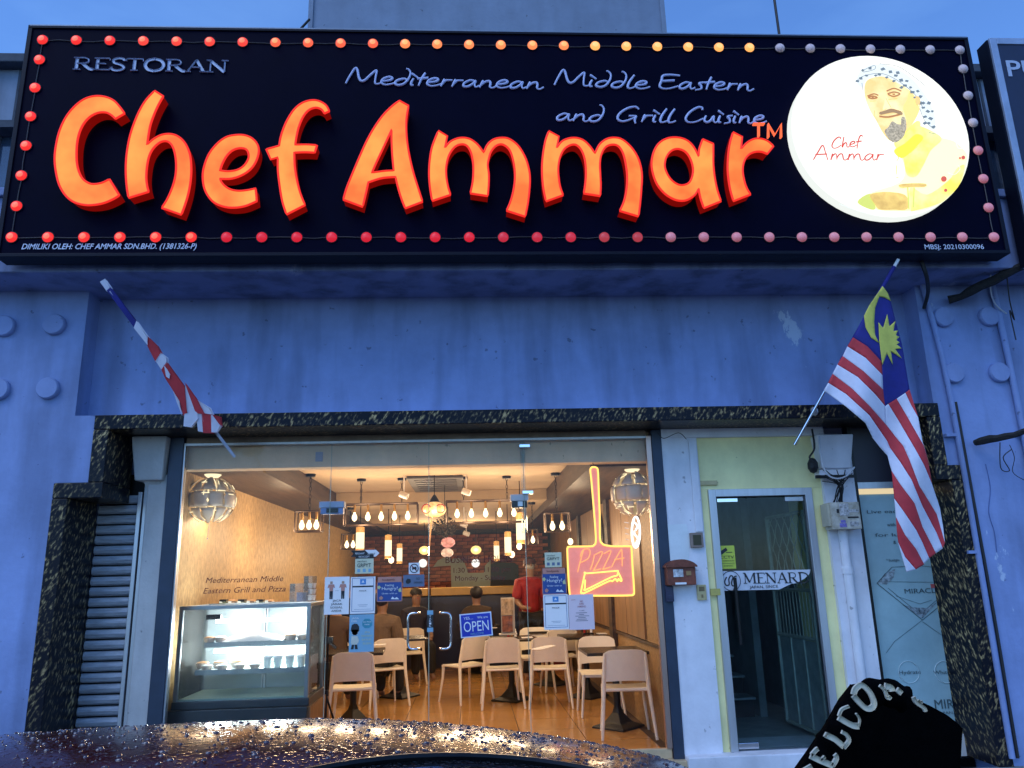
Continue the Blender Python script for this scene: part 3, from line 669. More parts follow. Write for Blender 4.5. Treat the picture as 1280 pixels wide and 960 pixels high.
letter('A', *Z, [(362,118,c),(414,147,c),(402,220),(402,300),(410,380),(425,460),(445,540),(470,620),(494,695,c),(396,732,c),(375,680),(355,615),(340,553,c),(300,555),(250,562),(184,584,c),(172,640),(152,724,c),(42,683,c),(60,620),(90,545),(130,450),(175,350),(220,270),(270,200),(320,150)], [[(318,282,c),(318,350),(322,430),(330,518,c),(280,520),(204,530,c),(235,460),(275,375)]])
letter('m, the first of the two', *Z, [(585,290,c),(635,320,c),(622,388,c),(650,355),(690,335),(730,330),(770,340),(810,370),(844,415,c),(865,370),(900,340),(945,330),(990,337),(1040,375),(1080,440),(1102,510),(1108,570),(1104,640),(1095,710),(1081,780,c),(975,746,c),(995,700),(1012,640),(1022,570),(1020,500),(1005,430),(985,390),(950,367),(915,375),(885,410),(870,460),(867,490),(873,540),(872,600),(867,662,c),(768,647,c),(780,590),(785,530),(783,470),(770,410),(745,373),(710,367),(675,385),(645,430),(630,490),(630,550),(640,610),(654,655,c),(550,690,c),(538,620),(532,540),(536,460),(550,380)])
Z = (660, 120, 3.7647)
letter('m, the second of the two', *Z, [(98,165,c),(145,190,c),(135,245,c),(158,215),(190,200),(225,197),(260,208),(290,235),(315,270,c),(335,230),(365,205),(400,196),(440,203),(480,235),(512,280),(530,330),(536,380),(533,440),(528,500),(520,566,c),(432,540,c),(450,500),(462,450),(467,390),(462,330),(448,270),(425,235),(395,228),(365,240),(345,275),(338,320),(340,370),(342,420),(340,470,c),(263,458,c),(270,410),(273,360),(268,300),(252,255),(228,230),(200,230),(170,250),(150,290),(142,340),(145,390),(152,430),(165,466,c),(85,495,c),(72,430),(66,350),(70,280),(82,210)])
letter('a', *Z, [(822,203,c),(872,225,c),(872,270),(872,320),(878,380),(890,440),(908,495,c),(828,527,c),(812,480),(803,435,c),(785,465),(750,488),(715,492),(680,482),(640,455),(605,410),(585,350),(583,300),(597,250),(625,215),(665,197),(710,196),(750,210),(780,240),(803,285,c),(805,255),(812,230)], [[(643,325),(652,285),(675,257),(705,248),(738,260),(762,290),(776,335),(774,375),(758,408),(728,420),(700,414),(672,392),(652,360)]])
letter('r', *Z, [(965,170,c),(1008,192,c),(1002,250,c),(1030,220),(1065,202),(1100,202),(1130,214),(1155,236,c),(1126,272,c),(1100,262),(1070,262),(1040,275),(1018,305),(1010,350),(1018,400),(1030,435),(1047,463,c),(967,494,c),(950,430),(940,350),(943,270),(952,215)])
tmg = mat('orange_tm_face', (.3, .1, .05), .5, em=(1, .16, .06), es=1.0)
tmm = MB(); q = lambda x, y: at(x, y, YS-.07)
for l in ([(942, 154), (956, 154)], [(949, 155), (949, 170)], [(961, 171), (961, 154), (969, 168), (977, 154), (977, 171)]): tmm.ribbon([q(*p) for p in l], .012, (0, 1, 0), .03)
tmm.build('trademark_letters', tmg, sign)

# stroke lettering
SCR = {
 'M': (1.12, [[(0,0),(.12,.45),(.28,.95),(.36,.9),(.42,.4),(.50,.18),(.62,.25),(.80,.6),(.98,.88),(.96,.5),(.94,.1),(1.02,.02),(1.12,.08)]]),
 'e': (.46, [[(.04,.20),(.30,.28),(.38,.42),(.26,.48),(.08,.34),(.02,.12),(.14,-.01),(.32,.03),(.48,.14)]]),
 'd': (.50, [[(.40,.30),(.30,.40),(.08,.28),(.0,.08),(.12,-.02),(.30,.10),(.45,.45),(.50,.80),(.44,1.0),(.36,1.04)]]),
 'i': (.22, [[(.10,.42),(.03,.18),(.03,.0),(.10,.02)], [(.04,.74),(.10,.68),(.24,.50)]]),
 't': (.30, [[(.26,.80),(.12,.35),(.04,-.02)], [(.0,.42),(.36,.50)]]),
 'r': (.36, [[(.12,.44),(.06,.2),(.0,-.02)], [(.04,.12),(.16,.36),(.38,.40)]]),
 'a': (.54, [[(.40,.38),(.24,.42),(.04,.22),(.03,.02),(.16,.02),(.32,.20),(.42,.40),(.38,.16),(.42,.0),(.54,.10)]]),
 'n': (.54, [[(.12,.42),(.06,.2),(.0,-.02)], [(.03,.1),(.18,.34),(.32,.40),(.36,.26),(.34,.06),(.42,-.02),(.56,.12)]]),
 'l': (.26, [[(.26,.85),(.10,.45),(.02,.10),(.08,-.02),(.26,.10)]]),
 's': (.34, [[(.34,.44),(.16,.38),(.22,.20),(.20,.02),(.0,-.06)]]),
 'E': (.66, [[(.72,.84),(.40,.88),(.14,.80),(.08,.50),(.0,.15),(.10,-.02),(.34,.0),(.62,.16)], [(.10,.46),(.52,.52)]]),
 'G': (.80, [[(.74,.78),(.62,.92),(.36,.80),(.10,.45),(.04,.12),(.20,-.02),(.46,.14),(.64,.34),(.40,.34)], [(.64,.34),(.58,.1),(.60,-.12)]]),
 'C': (.70, [[(.66,.76),(.66,.90),(.50,.92),(.20,.62),(.02,.22),(.10,-.02),(.36,.0),(.66,.22)]]),
 'u': (.50, [[(.08,.40),(.0,.14),(.08,-.01),(.22,.10),(.36,.38),(.34,.10),(.40,-.02),(.50,.08)]]),
 'h': (.52, [[(.22,.95),(.08,.4),(.0,.0),(.12,.26),(.28,.40),(.34,.28),(.32,.06),(.40,-.02),(.50,.08)]]),
 'f': (.36, [[(.52,.86),(.42,.98),(.28,.80),(.12,.30),(.0,-.20)], [(.0,.40),(.40,.46)]]),
 'm': (.78, [[(.12,.42),(.0,-.02)], [(.03,.1),(.16,.34),(.28,.38),(.28,.0)], [(.28,.1),(.42,.36),(.56,.38),(.58,.06),(.66,-.02),(.78,.10)]]),
 'A': (.80, [[(.0,-.02),(.28,.55),(.52,.98),(.60,.5),(.66,-.02)], [(.12,.34),(.66,.38)]]),
 ' ': (.34, [])}
SER = {  # (points, thick?)
 'R': (.74, [([(.14,0),(.14,.7)],1),([(.02,0),(.28,0)],0),([(.02,.7),(.16,.7),(.40,.7),(.54,.62),(.54,.44),(.38,.36),(.16,.36)],0),([(.34,.36),(.60,.04),(.74,0)],1)]),
 'E': (.62, [([(.14,0),(.14,.7)],1),([(.02,.7),(.56,.7),(.58,.58)],0),([(.14,.37),(.44,.37)],0),([(.02,0),(.58,0),(.62,.14)],0)]),
 'S': (.52, [([(.46,.56),(.44,.68),(.24,.72),(.08,.60),(.12,.44),(.36,.32),(.48,.16),(.36,.0),(.16,-.02),(.04,.06),(.02,.18)],.6)]),
 'T': (.66, [([(.33,0),(.33,.7)],1),([(.02,.56),(.04,.7),(.62,.7),(.64,.56)],0),([(.2,0),(.46,0)],0)]),
 'O': (.78, [([(.39,.72),(.16,.62),(.06,.35),(.16,.08),(.39,-.02)],1),([(.39,-.02),(.62,.08),(.72,.35),(.62,.62),(.39,.72)],1)]),
 'A': (.76, [([(.08,0),(.38,.72)],0),([(.38,.72),(.66,0)],1),([(.0,0),(.2,0)],0),([(.52,0),(.78,0)],0),([(.2,.26),(.54,.26)],0)]),
 'N': (.80, [([(.14,0),(.14,.7)],0),([(.12,.7),(.66,0)],1),([(.66,0),(.66,.7)],0),([(.02,0),(.26,0)],0),([(.0,.7),(.16,.7)],0),([(.54,.7),(.78,.7)],0)]),
 'M': (.94, [([(.14,0),(.16,.7)],0),([(.14,.7),(.44,.05)],1),([(.44,.05),(.76,.7)],0),([(.78,.7),(.80,0)],1),([(.02,0),(.26,0)],0),([(.68,0),(.92,0)],0),([(.02,.7),(.16,.7)],0),([(.76,.7),(.90,.7)],0)]),
 'D': (.76, [([(.14,0),(.14,.7)],1),([(.02,.7),(.34,.7),(.60,.60),(.70,.35),(.60,.10),(.34,0),(.02,0)],.5)]),
 'L': (.60, [([(.14,0),(.14,.7)],1),([(.02,.7),(.28,.7)],0),([(.02,0),(.54,0),(.58,.16)],0)]),
 'U': (.78, [([(.14,.7),(.14,.2),(.26,.02),(.42,-.02)],1),([(.42,-.02),(.58,.04),(.66,.2),(.66,.7)],0),([(.02,.7),(.26,.7)],0),([(.54,.7),(.78,.7)],0)]),
 'V': (.74, [([(.08,.7),(.36,0)],1),([(.36,0),(.64,.7)],0),([(.0,.7),(.2,.7)],0),([(.52,.7),(.76,.7)],0)]),
 ' ': (.4, [])}
def stroke_text(txt, font, P0, P1, cap, wd, d=.008, serif=False, n=(0, 1, 0), round_=False):
    """lay txt from point P0 to P1 (baseline); cap = height of 1 unit; strokes of width wd"""
    P0, P1 = Vector(P0), Vector(P1); tot = sum(font[ch][0] for ch in txt); L = (P1-P0).length/tot; ux = (P1-P0).normalized(); uz = Vector((0, 0, 1))
    nn = Vector(n).normalized(); out = []; x = 0
    for ch in txt:
        adv, st = font[ch]
        if st:
            mb = MB()
            for si, s in enumerate(st):
                pts, k = (s if serif else (s, 1)); P = [P0+ux*((x+a)*L)+uz*(b*cap) for a, b in pts]
                if len(P) > 2 and not (serif and k == 0 and ch in 'ETL'): P = cat(P, 5)
                m_ = len(P)
                if serif: ww = wd*(.42+.58*k)
                else: ww = [wd*(.72+.28*math.sin(math.pi*min(1, (i+1.2)/(m_*.8)))) if m_ > 2 else wd for i in range(m_)]
                if round_: mb.tube([p+nn*(.004+.001*si) for p in P], [x_/2 for x_ in ww] if isinstance(ww, list) else ww/2, 8)
                else: mb.ribbon([p-nn*(.0004*si) for p in P], ww, nn, d)
            out.append(mb)
        x += adv
    return out
vinyl = mat('periwinkle_cut_lettering', (.46, .50, .74), .5, 0, .05, 8)
q = lambda x, y: at(x, y, YS-.012)
for (t, a, b) in (('Mediterranean', (432, 104), (679, 111)), ('Middle', (693, 106), (812, 111)), ('Eastern', (825, 110), (942, 113)), ('and', (696, 150), (756, 152)), ('Grill', (771, 151), (845, 153)), ('Cuisine', (857, 152), (958, 154))):
    for mb in stroke_text(t, SCR, q(*a), q(*b), .145, .021, round_=True): mb.build('handwritten_letter', vinyl, sign, smooth=True)
a, b = q(90, 86), q(285, 90)
for mb in stroke_text('RESTORAN', SER, a, b, .148, .024, serif=True): mb.build('serif_letter', mat('pale_lettering', (.50, .54, .68), .5), sign)
smallw = mat('white_small_print', (.62, .66, .8), .5)
a, b = q(26, 311), q(245, 312)
text_mesh('DIMILIKI OLEH: CHEF AMMAR SDN.BHD. (1381326-P)', a.x, a.z, .062, YS-.003, b.x-a.x, shear=.25, bold=.01).build('owner_line', smallw, sign)
a, b = q(1157, 311), q(1231, 311)
text_mesh('MBSJ: 20210300096', a.x, a.z, .058, YS-.003, b.x-a.x).build('licence_line', smallw, sign)

# marquee lamps round the border: 30 along the top, 30 along the bottom, 6 up each side
lampm = {}
def lampmat(kind):
    if kind in lampm: return lampm[kind]
    t = kind
    if t == 'off': m = mat('unlit_lamp', (.78, .56, .54), .4, 0, .15, 30)
    elif t == 'dimpink': m = mat('dim_pink_lamp', (.62, .30, .32), .4, 0, .1, 30, em=(.9, .16, .16), es=.24)  # faint pink glow put into the material of these lamps
    else:
        cc = {'red0': (1, .035, .03, .95), 'red1': (1, .07, .05, 1.0), 'or1': (1, .13, .06, 1.1), 'or2': (1, .24, .08, 1.25), 'or3': (1, .38, .10, 1.4), 'mag0': (1, .02, .05, .62), 'mag1': (1, .04, .09, .50), 'mag2': (1, .10, .15, .38)}[t]
        m = mat('lit_lamp_'+t, (.08, .01, .01), .4, em=cc[:3], es=cc[3])
    lampm[kind] = m; return m
Yb = YS-.035
def P2(px, py): return at(px, py, Yb)
TL, TR, BL, BR = P2(51, 47), P2(1202, 60), P2(12, 294.6), P2(1245, 294.6)
bulbs = []
for i in range(30):
    t = i/29
    k = 'off' if i >= 23 else ('red0' if i < 3 else 'red1' if i < 7 else 'or1' if i < 11 else 'or2' if i < 17 else 'or3')
    bulbs.append((TL.lerp(TR, t), k))
    k = 'red0' if i < 6 else 'mag0' if i < 14 else 'mag1' if i < 17 else 'mag2' if i < 19 else 'dimpink'
    bulbs.append((BL.lerp(BR, t), k))
for i in range(1, 7):
    bulbs.append((TL.lerp(BL, (i-.28)/6.72), 'red0')); bulbs.append((TR.lerp(BR, (i-.28)/6.72), 'off' if i < 4 else 'dimpink'))
meshes = {}
for p, k in bulbs:
    if k not in meshes:
        mb = MB().lathe((0, 0, 0), [(.001, .022), (.023, .018), (.037, .006), (.042, -.012)], 16, 'Y')
        o = mb.build('marquee_lamp', lampmat(k), smooth=True); meshes[k] = o.data
        me_ = o.data; c_in = {'red0': (1, .16, .09), 'red1': (1, .22, .10), 'or1': (1, .34, .12), 'or2': (1, .46, .14), 'or3': (1, .60, .20)}.get(k)
        if c_in:
            me_.materials.append(mat('lit_lamp_core_'+k, (.06, .02, .01), .4, em=c_in, es=1.15))
            for p_ in me_.polygons:
                c3 = p_.center
                if math.hypot(c3.x, c3.z) < .026: p_.material_index = 1
        col.objects.unlink(o); bpy.data.objects.remove(o)
    o = bpy.data.objects.new('marquee_lamp', meshes[k]); col.objects.link(o); o.parent = sign
    o.location = Vector((p.x, YS-.014, p.z))-sign.location
base = MB()
for p, k in bulbs: base.lathe((p.x, YS, p.z), [(.048, -.001), (.048, .007), (.038, .008)], 12, 'Y')
tag(base.build('lamp_bases', signframe, sign), kind='stuff')
wm = mat('lamp_string_wire', (.06, .05, .05), .6)
for s in ([TL, TR], [BL, BR], [TL, BL], [TR, BR]):
    n = 58 if abs(s[0].x-s[1].x) > 2 else 14
    MB().tube([Vector((s[0].lerp(s[1], i/n).x, YS-.006, s[0].lerp(s[1], i/n).z))+Vector((random.uniform(-.006, .006), 0, random.uniform(-.008, .008)-.004)) for i in range(n+1)], .004, 5).build('lamp_wire', wm, sign)

# round lightbox with the cook's picture (flat print)
YD = YS-.09
dc = at(1100, 171, YD); rx = (at(1210, 171, YD).x-at(991, 171, YD).x)/2; rz = (at(1100, 70.5, YD).z-at(1100, 271, YD).z)/2
rr = (rx+rz)/2; dc = Vector(((at(1210, 171, YD).x+at(991, 171, YD).x)/2, YD, (at(1100, 70.5, YD).z+at(1100, 271, YD).z)/2))
disc = MB().lathe(dc, [(rr, -.0), (rr, -.003)], 64, 'Y').build('round_lightbox', glow('white_lightbox', (1, 1, .93), 1.25), sign)
MB().lathe(dc, [(rr, -.0035), (rr+.006, -.0035), (rr+.006, -.084)], 64, 'Y').build('rim', glow('lightbox_rim', (.95, 1, .95), .9), disc)
k_ = lambda x, y: (lambda v: v)(at(980+x/4.3636, 60+y/4.3636, YD-.002))
def pr(name, pts, m_, lvl=1, smooth=True, holes=()):
    P = [at(980+p[0]/4.3636, 60+p[1]/4.3636, YD-.0015*lvl) for p in (outline(pts, 4) if smooth else [Vector((a[0], a[1], 0)) for a in pts])]
    return MB().slab(P, [], (0, 1, 0), .0008).build(name, m_, disc)
def prl(name, lines, w_, m_, lvl=3):
    mb = MB()
    for l in lines: mb.ribbon(cat([at(980+a/4.3636, 60+b/4.3636, YD-.0015*lvl) for a, b in l], 4), w_, (0, 1, 0), .0008)
    return mb.build(name, m_, disc)
ey = lambda n, c_, s_=1.0: mat(n, tuple(.5*x for x in c_), .5, 0, .02, 5, em=c_, es=s_)
yel = mat('print_yellow_robe', (.4, .4, .1), .5); noise_em(yel, (1, .78, .05), (1, .97, .40), 1.0, 7)
skin_y = mat('print_face', (.4, .38, .2), .5); noise_em(skin_y, (.98, .58, .14), (1, .86, .42), 1.0, 8)
hand_y = mat('print_hand', (.4, .3, .1), .5); noise_em(hand_y, (.62, .36, .06), (.95, .66, .16), 1.0, 14)
gry = ey('print_scarf_ink', (.16, .20, .22)); brn = ey('print_brown', (.45, .20, .07)); beard = mat('print_beard', (.2, .18, .12), .6); noise_em(beard, (.22, .17, .10), (.62, .54, .40), 1, 60)
olive = ey('print_olive', (.62, .66, .14)); redp = ey('print_red', (.62, .10, .06)); palep = ey('print_pale_cream', (1, .94, .50)); greyp = ey('print_pale_grey', (.74, .78, .72))
pr('printed_robe', [(600,560),(650,500),(720,470),(800,470),(860,490),(930,510),(985,560),(1000,600),(985,680),(960,740),(900,810),(850,850),(780,880),(700,890),(520,885),(480,860),(400,840),(470,790),(620,740),(660,680),(640,600)], palep, 1)
pr('printed_robe_shade', [(610,530),(660,450),(720,420),(820,460),(860,500),(800,560),(760,640),(720,700),(670,690),(650,600)], yel, 2)
pr('printed_sleeve', [(400,840),(470,795),(500,870),(470,880)], olive, 3)
pr('printed_robe_hem', [(690,760),(780,800),(900,720),(940,660),(985,640),(960,740),(900,810),(840,850),(720,885),(690,880)], yel, 2)
pr('printed_face', [(450,180),(520,155),(600,170),(690,230),(740,290),(735,350),(690,430),(640,480),(590,510),(545,470),(500,390),(465,330),(440,250)], skin_y, 3)
pr('printed_scarf', [(395,180),(420,120),(500,88),(600,105),(700,170),(780,270),(820,360),(825,440),(790,430),(740,330),(700,245),(620,190),(540,155),(460,165),(425,215)], ey('print_scarf_white', (.76, .79, .74)), 4)
pr('printed_neck', [(600,520),(650,470),(720,400),(745,420),(700,520),(640,560)], yel, 4)
chk = [(430,120),(470,110),(540,115),(520,145),(580,130),(560,160),(610,150),(640,175),(600,180),(660,205),(690,215),(640,215),(700,240),(730,235),(745,265),(715,270),(760,300),(790,300),(760,325),(785,345),(810,345),(770,375),(800,385),(790,410),(815,430),(450,150),(420,165),(770,410),(670,180),(620,135),(500,150),(400,180),(745,300)]
mbk = MB()
for i, (x, y) in enumerate(chk):
    s_ = 9+(i*7 % 5); P = [at(980+(x+s_*math.cos(t+i)*1.2)/4.3636, 60+(y+s_*math.sin(t+i)*.8)/4.3636, YD-.0078) for t in (0, 1.3, 2.9, 4.4)]
    mbk.slab(P, [], (0, 1, 0), .0006)
tag(mbk.build('printed_scarf_checks', gry, disc), kind='stuff')
prl('printed_scarf_folds', [[(395,180),(440,150),(540,140),(640,190),(720,260),(760,330)], [(520,85),(620,100),(700,150),(770,205)], [(740,330),(770,400),(820,440)], [(425,190),(430,230)], [(425,125),(490,95),(495,115),(440,130),(425,125)], [(690,105),(720,120)], [(790,460),(830,470)]], .004, gry, 6)
pr('printed_beard', [(548,455),(570,430),(590,400),(620,415),(650,420),(662,450),(650,485),(610,515),(575,500)], beard, 5)
prl('printed_moustache', [[(525,352),(560,348),(585,335),(640,350)], [(520,372),(570,376),(640,360)]], .016, brn, 5)
prl('printed_eyebrows', [[(455,262),(490,250),(515,258)], [(560,235),(600,220),(640,235)]], .012, brn, 5)
prl('printed_eyes', [[(458,268),(485,262),(508,270),(482,276),(460,270)], [(565,250),(600,240),(632,250),(598,264),(567,252)], [(478,268),(490,269)], [(592,252),(606,252)]], .013, brn, 5)
prl('printed_nose_lines', [[(555,270),(570,300),(585,325)], [(545,340),(560,330)], [(495,340),(490,375)], [(640,360),(648,345)], [(470,290),(500,288)], [(570,280),(620,275)]], .003, ey('print_ochre', (.75, .45, .10)), 5)
pr('printed_cheek_shade', [(690,230),(740,290),(735,350),(690,430),(650,480),(668,400),(650,330),(672,280)], ey('print_cheek_ochre', (.98, .70, .22)), 4)
pr('printed_nose', [(556,262),(575,300),(590,330),(560,342),(540,335),(548,300)], ey('print_nose_ochre', (1, .80, .40)), 4)
pr('printed_moustache_fill', [(520,352),(552,340),(580,332),(612,340),(645,352),(640,366),(600,352),(560,358),(528,364)], ey('print_moustache', (.36, .22, .10)), 6)
pr('printed_ear', [(722,262),(740,272),(742,300),(726,312),(716,290)], ey('print_ear_ochre', (.95, .58, .20)), 6)
pr('printed_collar', [(600,560),(660,520),(720,470),(760,490),(720,540),(690,570),(640,600)], ey('print_collar_yellow', (.95, .80, .05)), 5)
pr('printed_beard_sides', [(640,380),(660,380),(668,430),(655,470),(640,430)], beard, 6)
pr('printed_hand', [(470,800),(540,785),(620,790),(665,805),(680,840),(670,880),(600,882),(520,880),(495,850)], hand_y, 5)
pr('printed_fingers', [(630,745),(700,738),(770,740),(770,756),(700,758),(640,762)], hand_y, 5)
prl('printed_pin', [[(675,760),(682,880)], [(710,760),(705,870)]], .010, olive, 6)
prl('printed_buttons', [[(618,585),(625,600),(615,615)], [(615,640),(612,690)], [(612,708),(625,705)], [(690,570),(730,535)]], .006, olive, 5)
for (x, y, s_) in ((872, 714, 16), (882, 776, 9), (978, 597, 11), (960, 600, 6)):
    P = [at(980+(x+s_*math.cos(t))/4.3636, 60+(y+s_*math.sin(t))/4.3636, YD-.008) for t in [i*.7 for i in range(9)]]
    MB().slab(P, [], (0, 1, 0), .0006).build('printed_berry', redp, disc)
for l_ in [[(895,680),(930,690),(960,660),(950,640)], [(940,515),(950,545),(975,545),(990,520)], [(200,700),(260,760),(340,830),(430,880),(540,905)], [(130,600),(150,640),(172,665)], [(300,850),(420,892),(560,915),(700,905)], [(140,435),(145,412),(170,405)], [(240,395),(285,405),(270,450)]]: prl('printed_outline', [l_], .004, greyp, 5)
redc = ey('print_logo_red', (.62, .07, .045))
for (t, a, b, cp) in (('Chef', (262, 545), (425, 535), 70), ('Ammar', (160, 608), (548, 612), 92)):
    A, B = at(980+a[0]/4.3636, 60+a[1]/4.3636, YD-.006), at(980+b[0]/4.3636, 60+b[1]/4.3636, YD-.006)
    for mb in stroke_text(t, SCR, A, B, cp/4.3636/960*5.6*1.05, .011, .0008): mb.build('logo_letter', redc, disc)
A = at(1050, 204.5, YD-.006); text_mesh('M e d i t e r r a n e a n', A.x, A.z-.01, .03, YD-.004, .22).build('logo_line', greyp, disc)

# floodlight bits on the roof of the sign
for (px, lab) in ((343, 'small dark floodlight on the top edge of the sign left of the tower'), (373, 'dark bracket lamp on the top edge of the sign at the tower corner')):
    a = at(px, 38, -.5); t = thing('floodlight', (a.x, -.5, sz1), lab, 'floodlight')
    MB().tube(cat([(a.x-.045, -.5, sz1-.01), (a.x-.03, -.5, sz1+.04), (a.x+.02, -.5, sz1+.05), (a.x+.05, -.5, sz1+.01)], 4), .018, 8).build('head', blackm, t, smooth=True)
    MB().box((a.x+.04, -.52, sz1-.02), (a.x+.07, -.47, sz1+.02)).build('clamp', blackm, t)
a, b = at(374, 38, -.48), at(387, 24, -.48); o = MB().tube([a, b], .010, 6).build('stay_rod', blackm); tag(o, 'short dark rod slanting up from the sign beside the tower', 'rod')

# neighbouring sign
nx0 = (at(1233, 51, YS).x+at(1280, 255, YS).x)/2; nz1 = at(1240, 47, YS).z
ns_ = thing('neighbour_sign', (nx0, YS, 3.95), 'navy sign with pale aluminium frame and white letters at the right edge', 'sign')
MB().box((nx0+.07, YS+.01, 3.98), (nx0+2.2, -.45, nz1-.06)).build('panel', mat('neighbour_navy', (.010, .016, .05), .5), ns_)
MB().box((nx0+.015, YS, 3.9), (nx0+.075, -.45, nz1)).box((nx0+.075, YS, nz1-.06), (nx0+2.2, -.45, nz1)).build('frame', mat('pale_sign_frame', (.34, .40, .52), .4, .3), ns_, bev=.004)
MB().box((nx0, YS+.02, 3.9), (nx0+.014, -.45, nz1-.01)).build('side_plate', signframe, ns_)
a = at(1261, 92, YS)
text_mesh('PU', a.x, a.z-.02, .22, YS+.008, .30, bold=.01).build('lettering', mat('grey_sign_letters', (.42, .48, .62), .5), ns_)

# ------------------------------------------------------------------ flags
def cloth(name, parent, regions, org, scl, Yf, d, extra=None):
    import bmesh
    for (pts, m_, k) in regions:
        P = [Vector((org[0]+a/scl[0], org[1]+b/scl[0], 0)) if len(z) == 0 else Vector((scl[1][0]+a/scl[1][2], scl[1][1]+b/scl[1][2], 0)) for (a, b, *z) in pts]
        me = bpy.data.meshes.new(name); bm = bmesh.new()
        vs = [bm.verts.new(p) for p in P]
        for t in tessellate_polygon([P]):
            try: bm.faces.new([vs[i] for i in t])
            except Exception: pass
        for _ in range(2):
            bmesh.ops.subdivide_edges(bm, edges=[e for e in bm.edges if e.calc_length() > 5], cuts=2, use_grid_fill=True)
            bmesh.ops.triangulate(bm, faces=bm.faces)
        off = wloc(parent)
        for v in bm.verts: v.co = at(v.co.x, v.co.y, Yf(v.co.x, v.co.y)-k)-off
        bm.to_mesh(me); bm.free(); me.materials.append(m_)
        for p in me.polygons: p.use_smooth = True
        o = bpy.data.objects.new(name, me); col.objects.link(o); o.parent = parent
        so_ = o.modifiers.new('thickness', 'SOLIDIFY'); so_.thickness = d; so_.offset = 0
fr = mat('flag_red', (.52, .035, .045), .75, 0, .12, 9, .15, 250); fwh = mat('flag_white', (.66, .66, .76), .75, 0, .06, 9, .15, 250)
fb = mat('flag_blue', (.012, .016, .20), .75, 0, .15, 9, .15, 250); fy = mat('flag_yellow', (.62, .58, .10), .75, 0, .1, 9, .15, 250)
A = 1  # marks points measured in the lower close-up
Y2 = (1060, 540, 5.05)
def YR(px, py):
    return -.47 + .035*math.sin((px-1108+.12*(py-400))/13) + .018*math.sin(py/31+px/17) - .0003*(560-py)
flag = thing('national_flag', at(1018, 520, -.1), 'open red and white striped flag with blue canton, yellow crescent and star', 'flag')
c4 = [(275,245,A),(330,330,A),(420,450,A),(470,600,A),(555,765,A)]; c3 = [(292,420,A),(350,500,A),(430,620,A),(470,700,A),(512,797,A)]
c2 = [(302,535,A),(360,650,A),(430,740,A),(480,835,A)]; c1 = [(318,700,A),(360,790,A),(427,868,A)]
r3t = [(128,573),(230,650),(320,740),(408,840),(300,30,A),(350,90,A),(390,180,A),(450,340,A),(560,520,A),(612,700,A)]
r3b = [(105,620),(200,680),(320,790),(375,870),(413,925),(265,100,A),(330,190,A),(400,300,A),(470,470,A),(560,640,A),(598,735,A)]
r4l = [(418,730),(480,830),(420,100,A),(480,210,A),(530,330,A)]; r4r = [(462,703),(520,800),(480,90,A),(505,180,A)]
regs = [
 ([(388,115),(430,190),(455,290),(490,420),(530,655),(508,672),(462,703),(418,730),(402,742),(396,700),(391,655),(388,580),(384,510),(310,430),(235,383),(310,235)], fb, 0),
 ([(235,383),(310,430),(384,510),(388,580),(300,490),(205,430)], fr, 0),
 ([(205,430),(300,490),(388,580),(391,655),(290,560),(180,480)], fwh, 0),
 ([(180,480),(290,560),(391,655),(396,700),(402,742),(350,680),(260,590),(153,525)], fr, 0),
 ([(153,525),(260,590),(350,680),(402,742),(408,840),(320,740),(230,650),(128,573)], fwh, 0),
 (r3t+r3b[::-1], fr, 0),
 ([(402,742)]+r4l+[(580,480,A),(600,600,A),(612,700,A),(560,520,A),(450,340,A),(390,180,A),(350,90,A),(300,30,A),(408,840)], fwh, 0),
 (r4l+r4r[::-1], fr, 0),
 ([(462,703),(508,672),(540,740),(575,800),(598,930),(505,180,A),(480,90,A),(520,800)], fwh, 0),
 ([(508,672),(530,655),(575,800),(540,740)], fr, 0),
 (r3b+[(555,765,A),(470,600,A),(420,450,A),(330,330,A),(275,245,A),(262,200,A),(250,150,A),(205,100,A),(150,30,A),(340,910),(300,830),(200,745),(82,660)], fwh, 0),
 (c4+c3[::-1]+[(285,350,A)], fr, 0),
 (c3+c2[::-1]+[(297,480,A)], fwh, 0),
 (c2+c1[::-1]+[(308,620,A)], fr, 0),
 (c1+[(370,885,A),(345,800,A),(328,740,A)], fwh, 0),
 ([(388,115),(372,140),(320,215),(292,270),(300,330),(330,385),(370,412),(350,370),(345,300),(350,230),(372,170),(400,175),(432,193),(415,150)], fy, .006),
 ([(368,305),(392,335),(413,263),(425,325),(456,297),(445,350),(469,347),(458,372),(477,380),(460,397),(478,410),(462,420),(488,440),(455,445),(490,493),(432,455),(442,525),(412,465),(388,527),(372,400)], fy, .007)]
cloth('cloth', flag, regs, (1010, 330), (4.174, Y2), YR, .003)
pb, pt = at(993, 556, -.10), at(1123, 324, -.56)
MB().tube([pb, pb.lerp(pt, .45)], .011, 10).build('pole', chrome, flag, smooth=True)
MB().tube([pb.lerp(pt, .45), pb.lerp(pt, .96)], .016, 10).build('pole_sleeve', fb, flag, smooth=True)
MB().tube([pb.lerp(pt, .962), pt], .013, 8).build('pole_cap', white, flag, smooth=True)
k = at(1018, 514, -.13); MB().ball(k, .03, 10, 1.2).build('pole_clip', alu, flag)
flag2 = thing('national_flag', at(280, 545, -.1), 'red and white flag furled tightly round its slanting pole', 'flag')
def YL2(px, py): return -.56+(py-350)/220*.44
pb, pt = at(292.7, 571, -.06), at(130, 354, -.56)
MB().tube([pb+Vector((0, .014, 0)), pt.lerp(pb, .04)+Vector((0, .014, 0))], .0115, 10).build('pole', mat('grey_pole', (.4, .42, .5), .5), flag2, smooth=True)
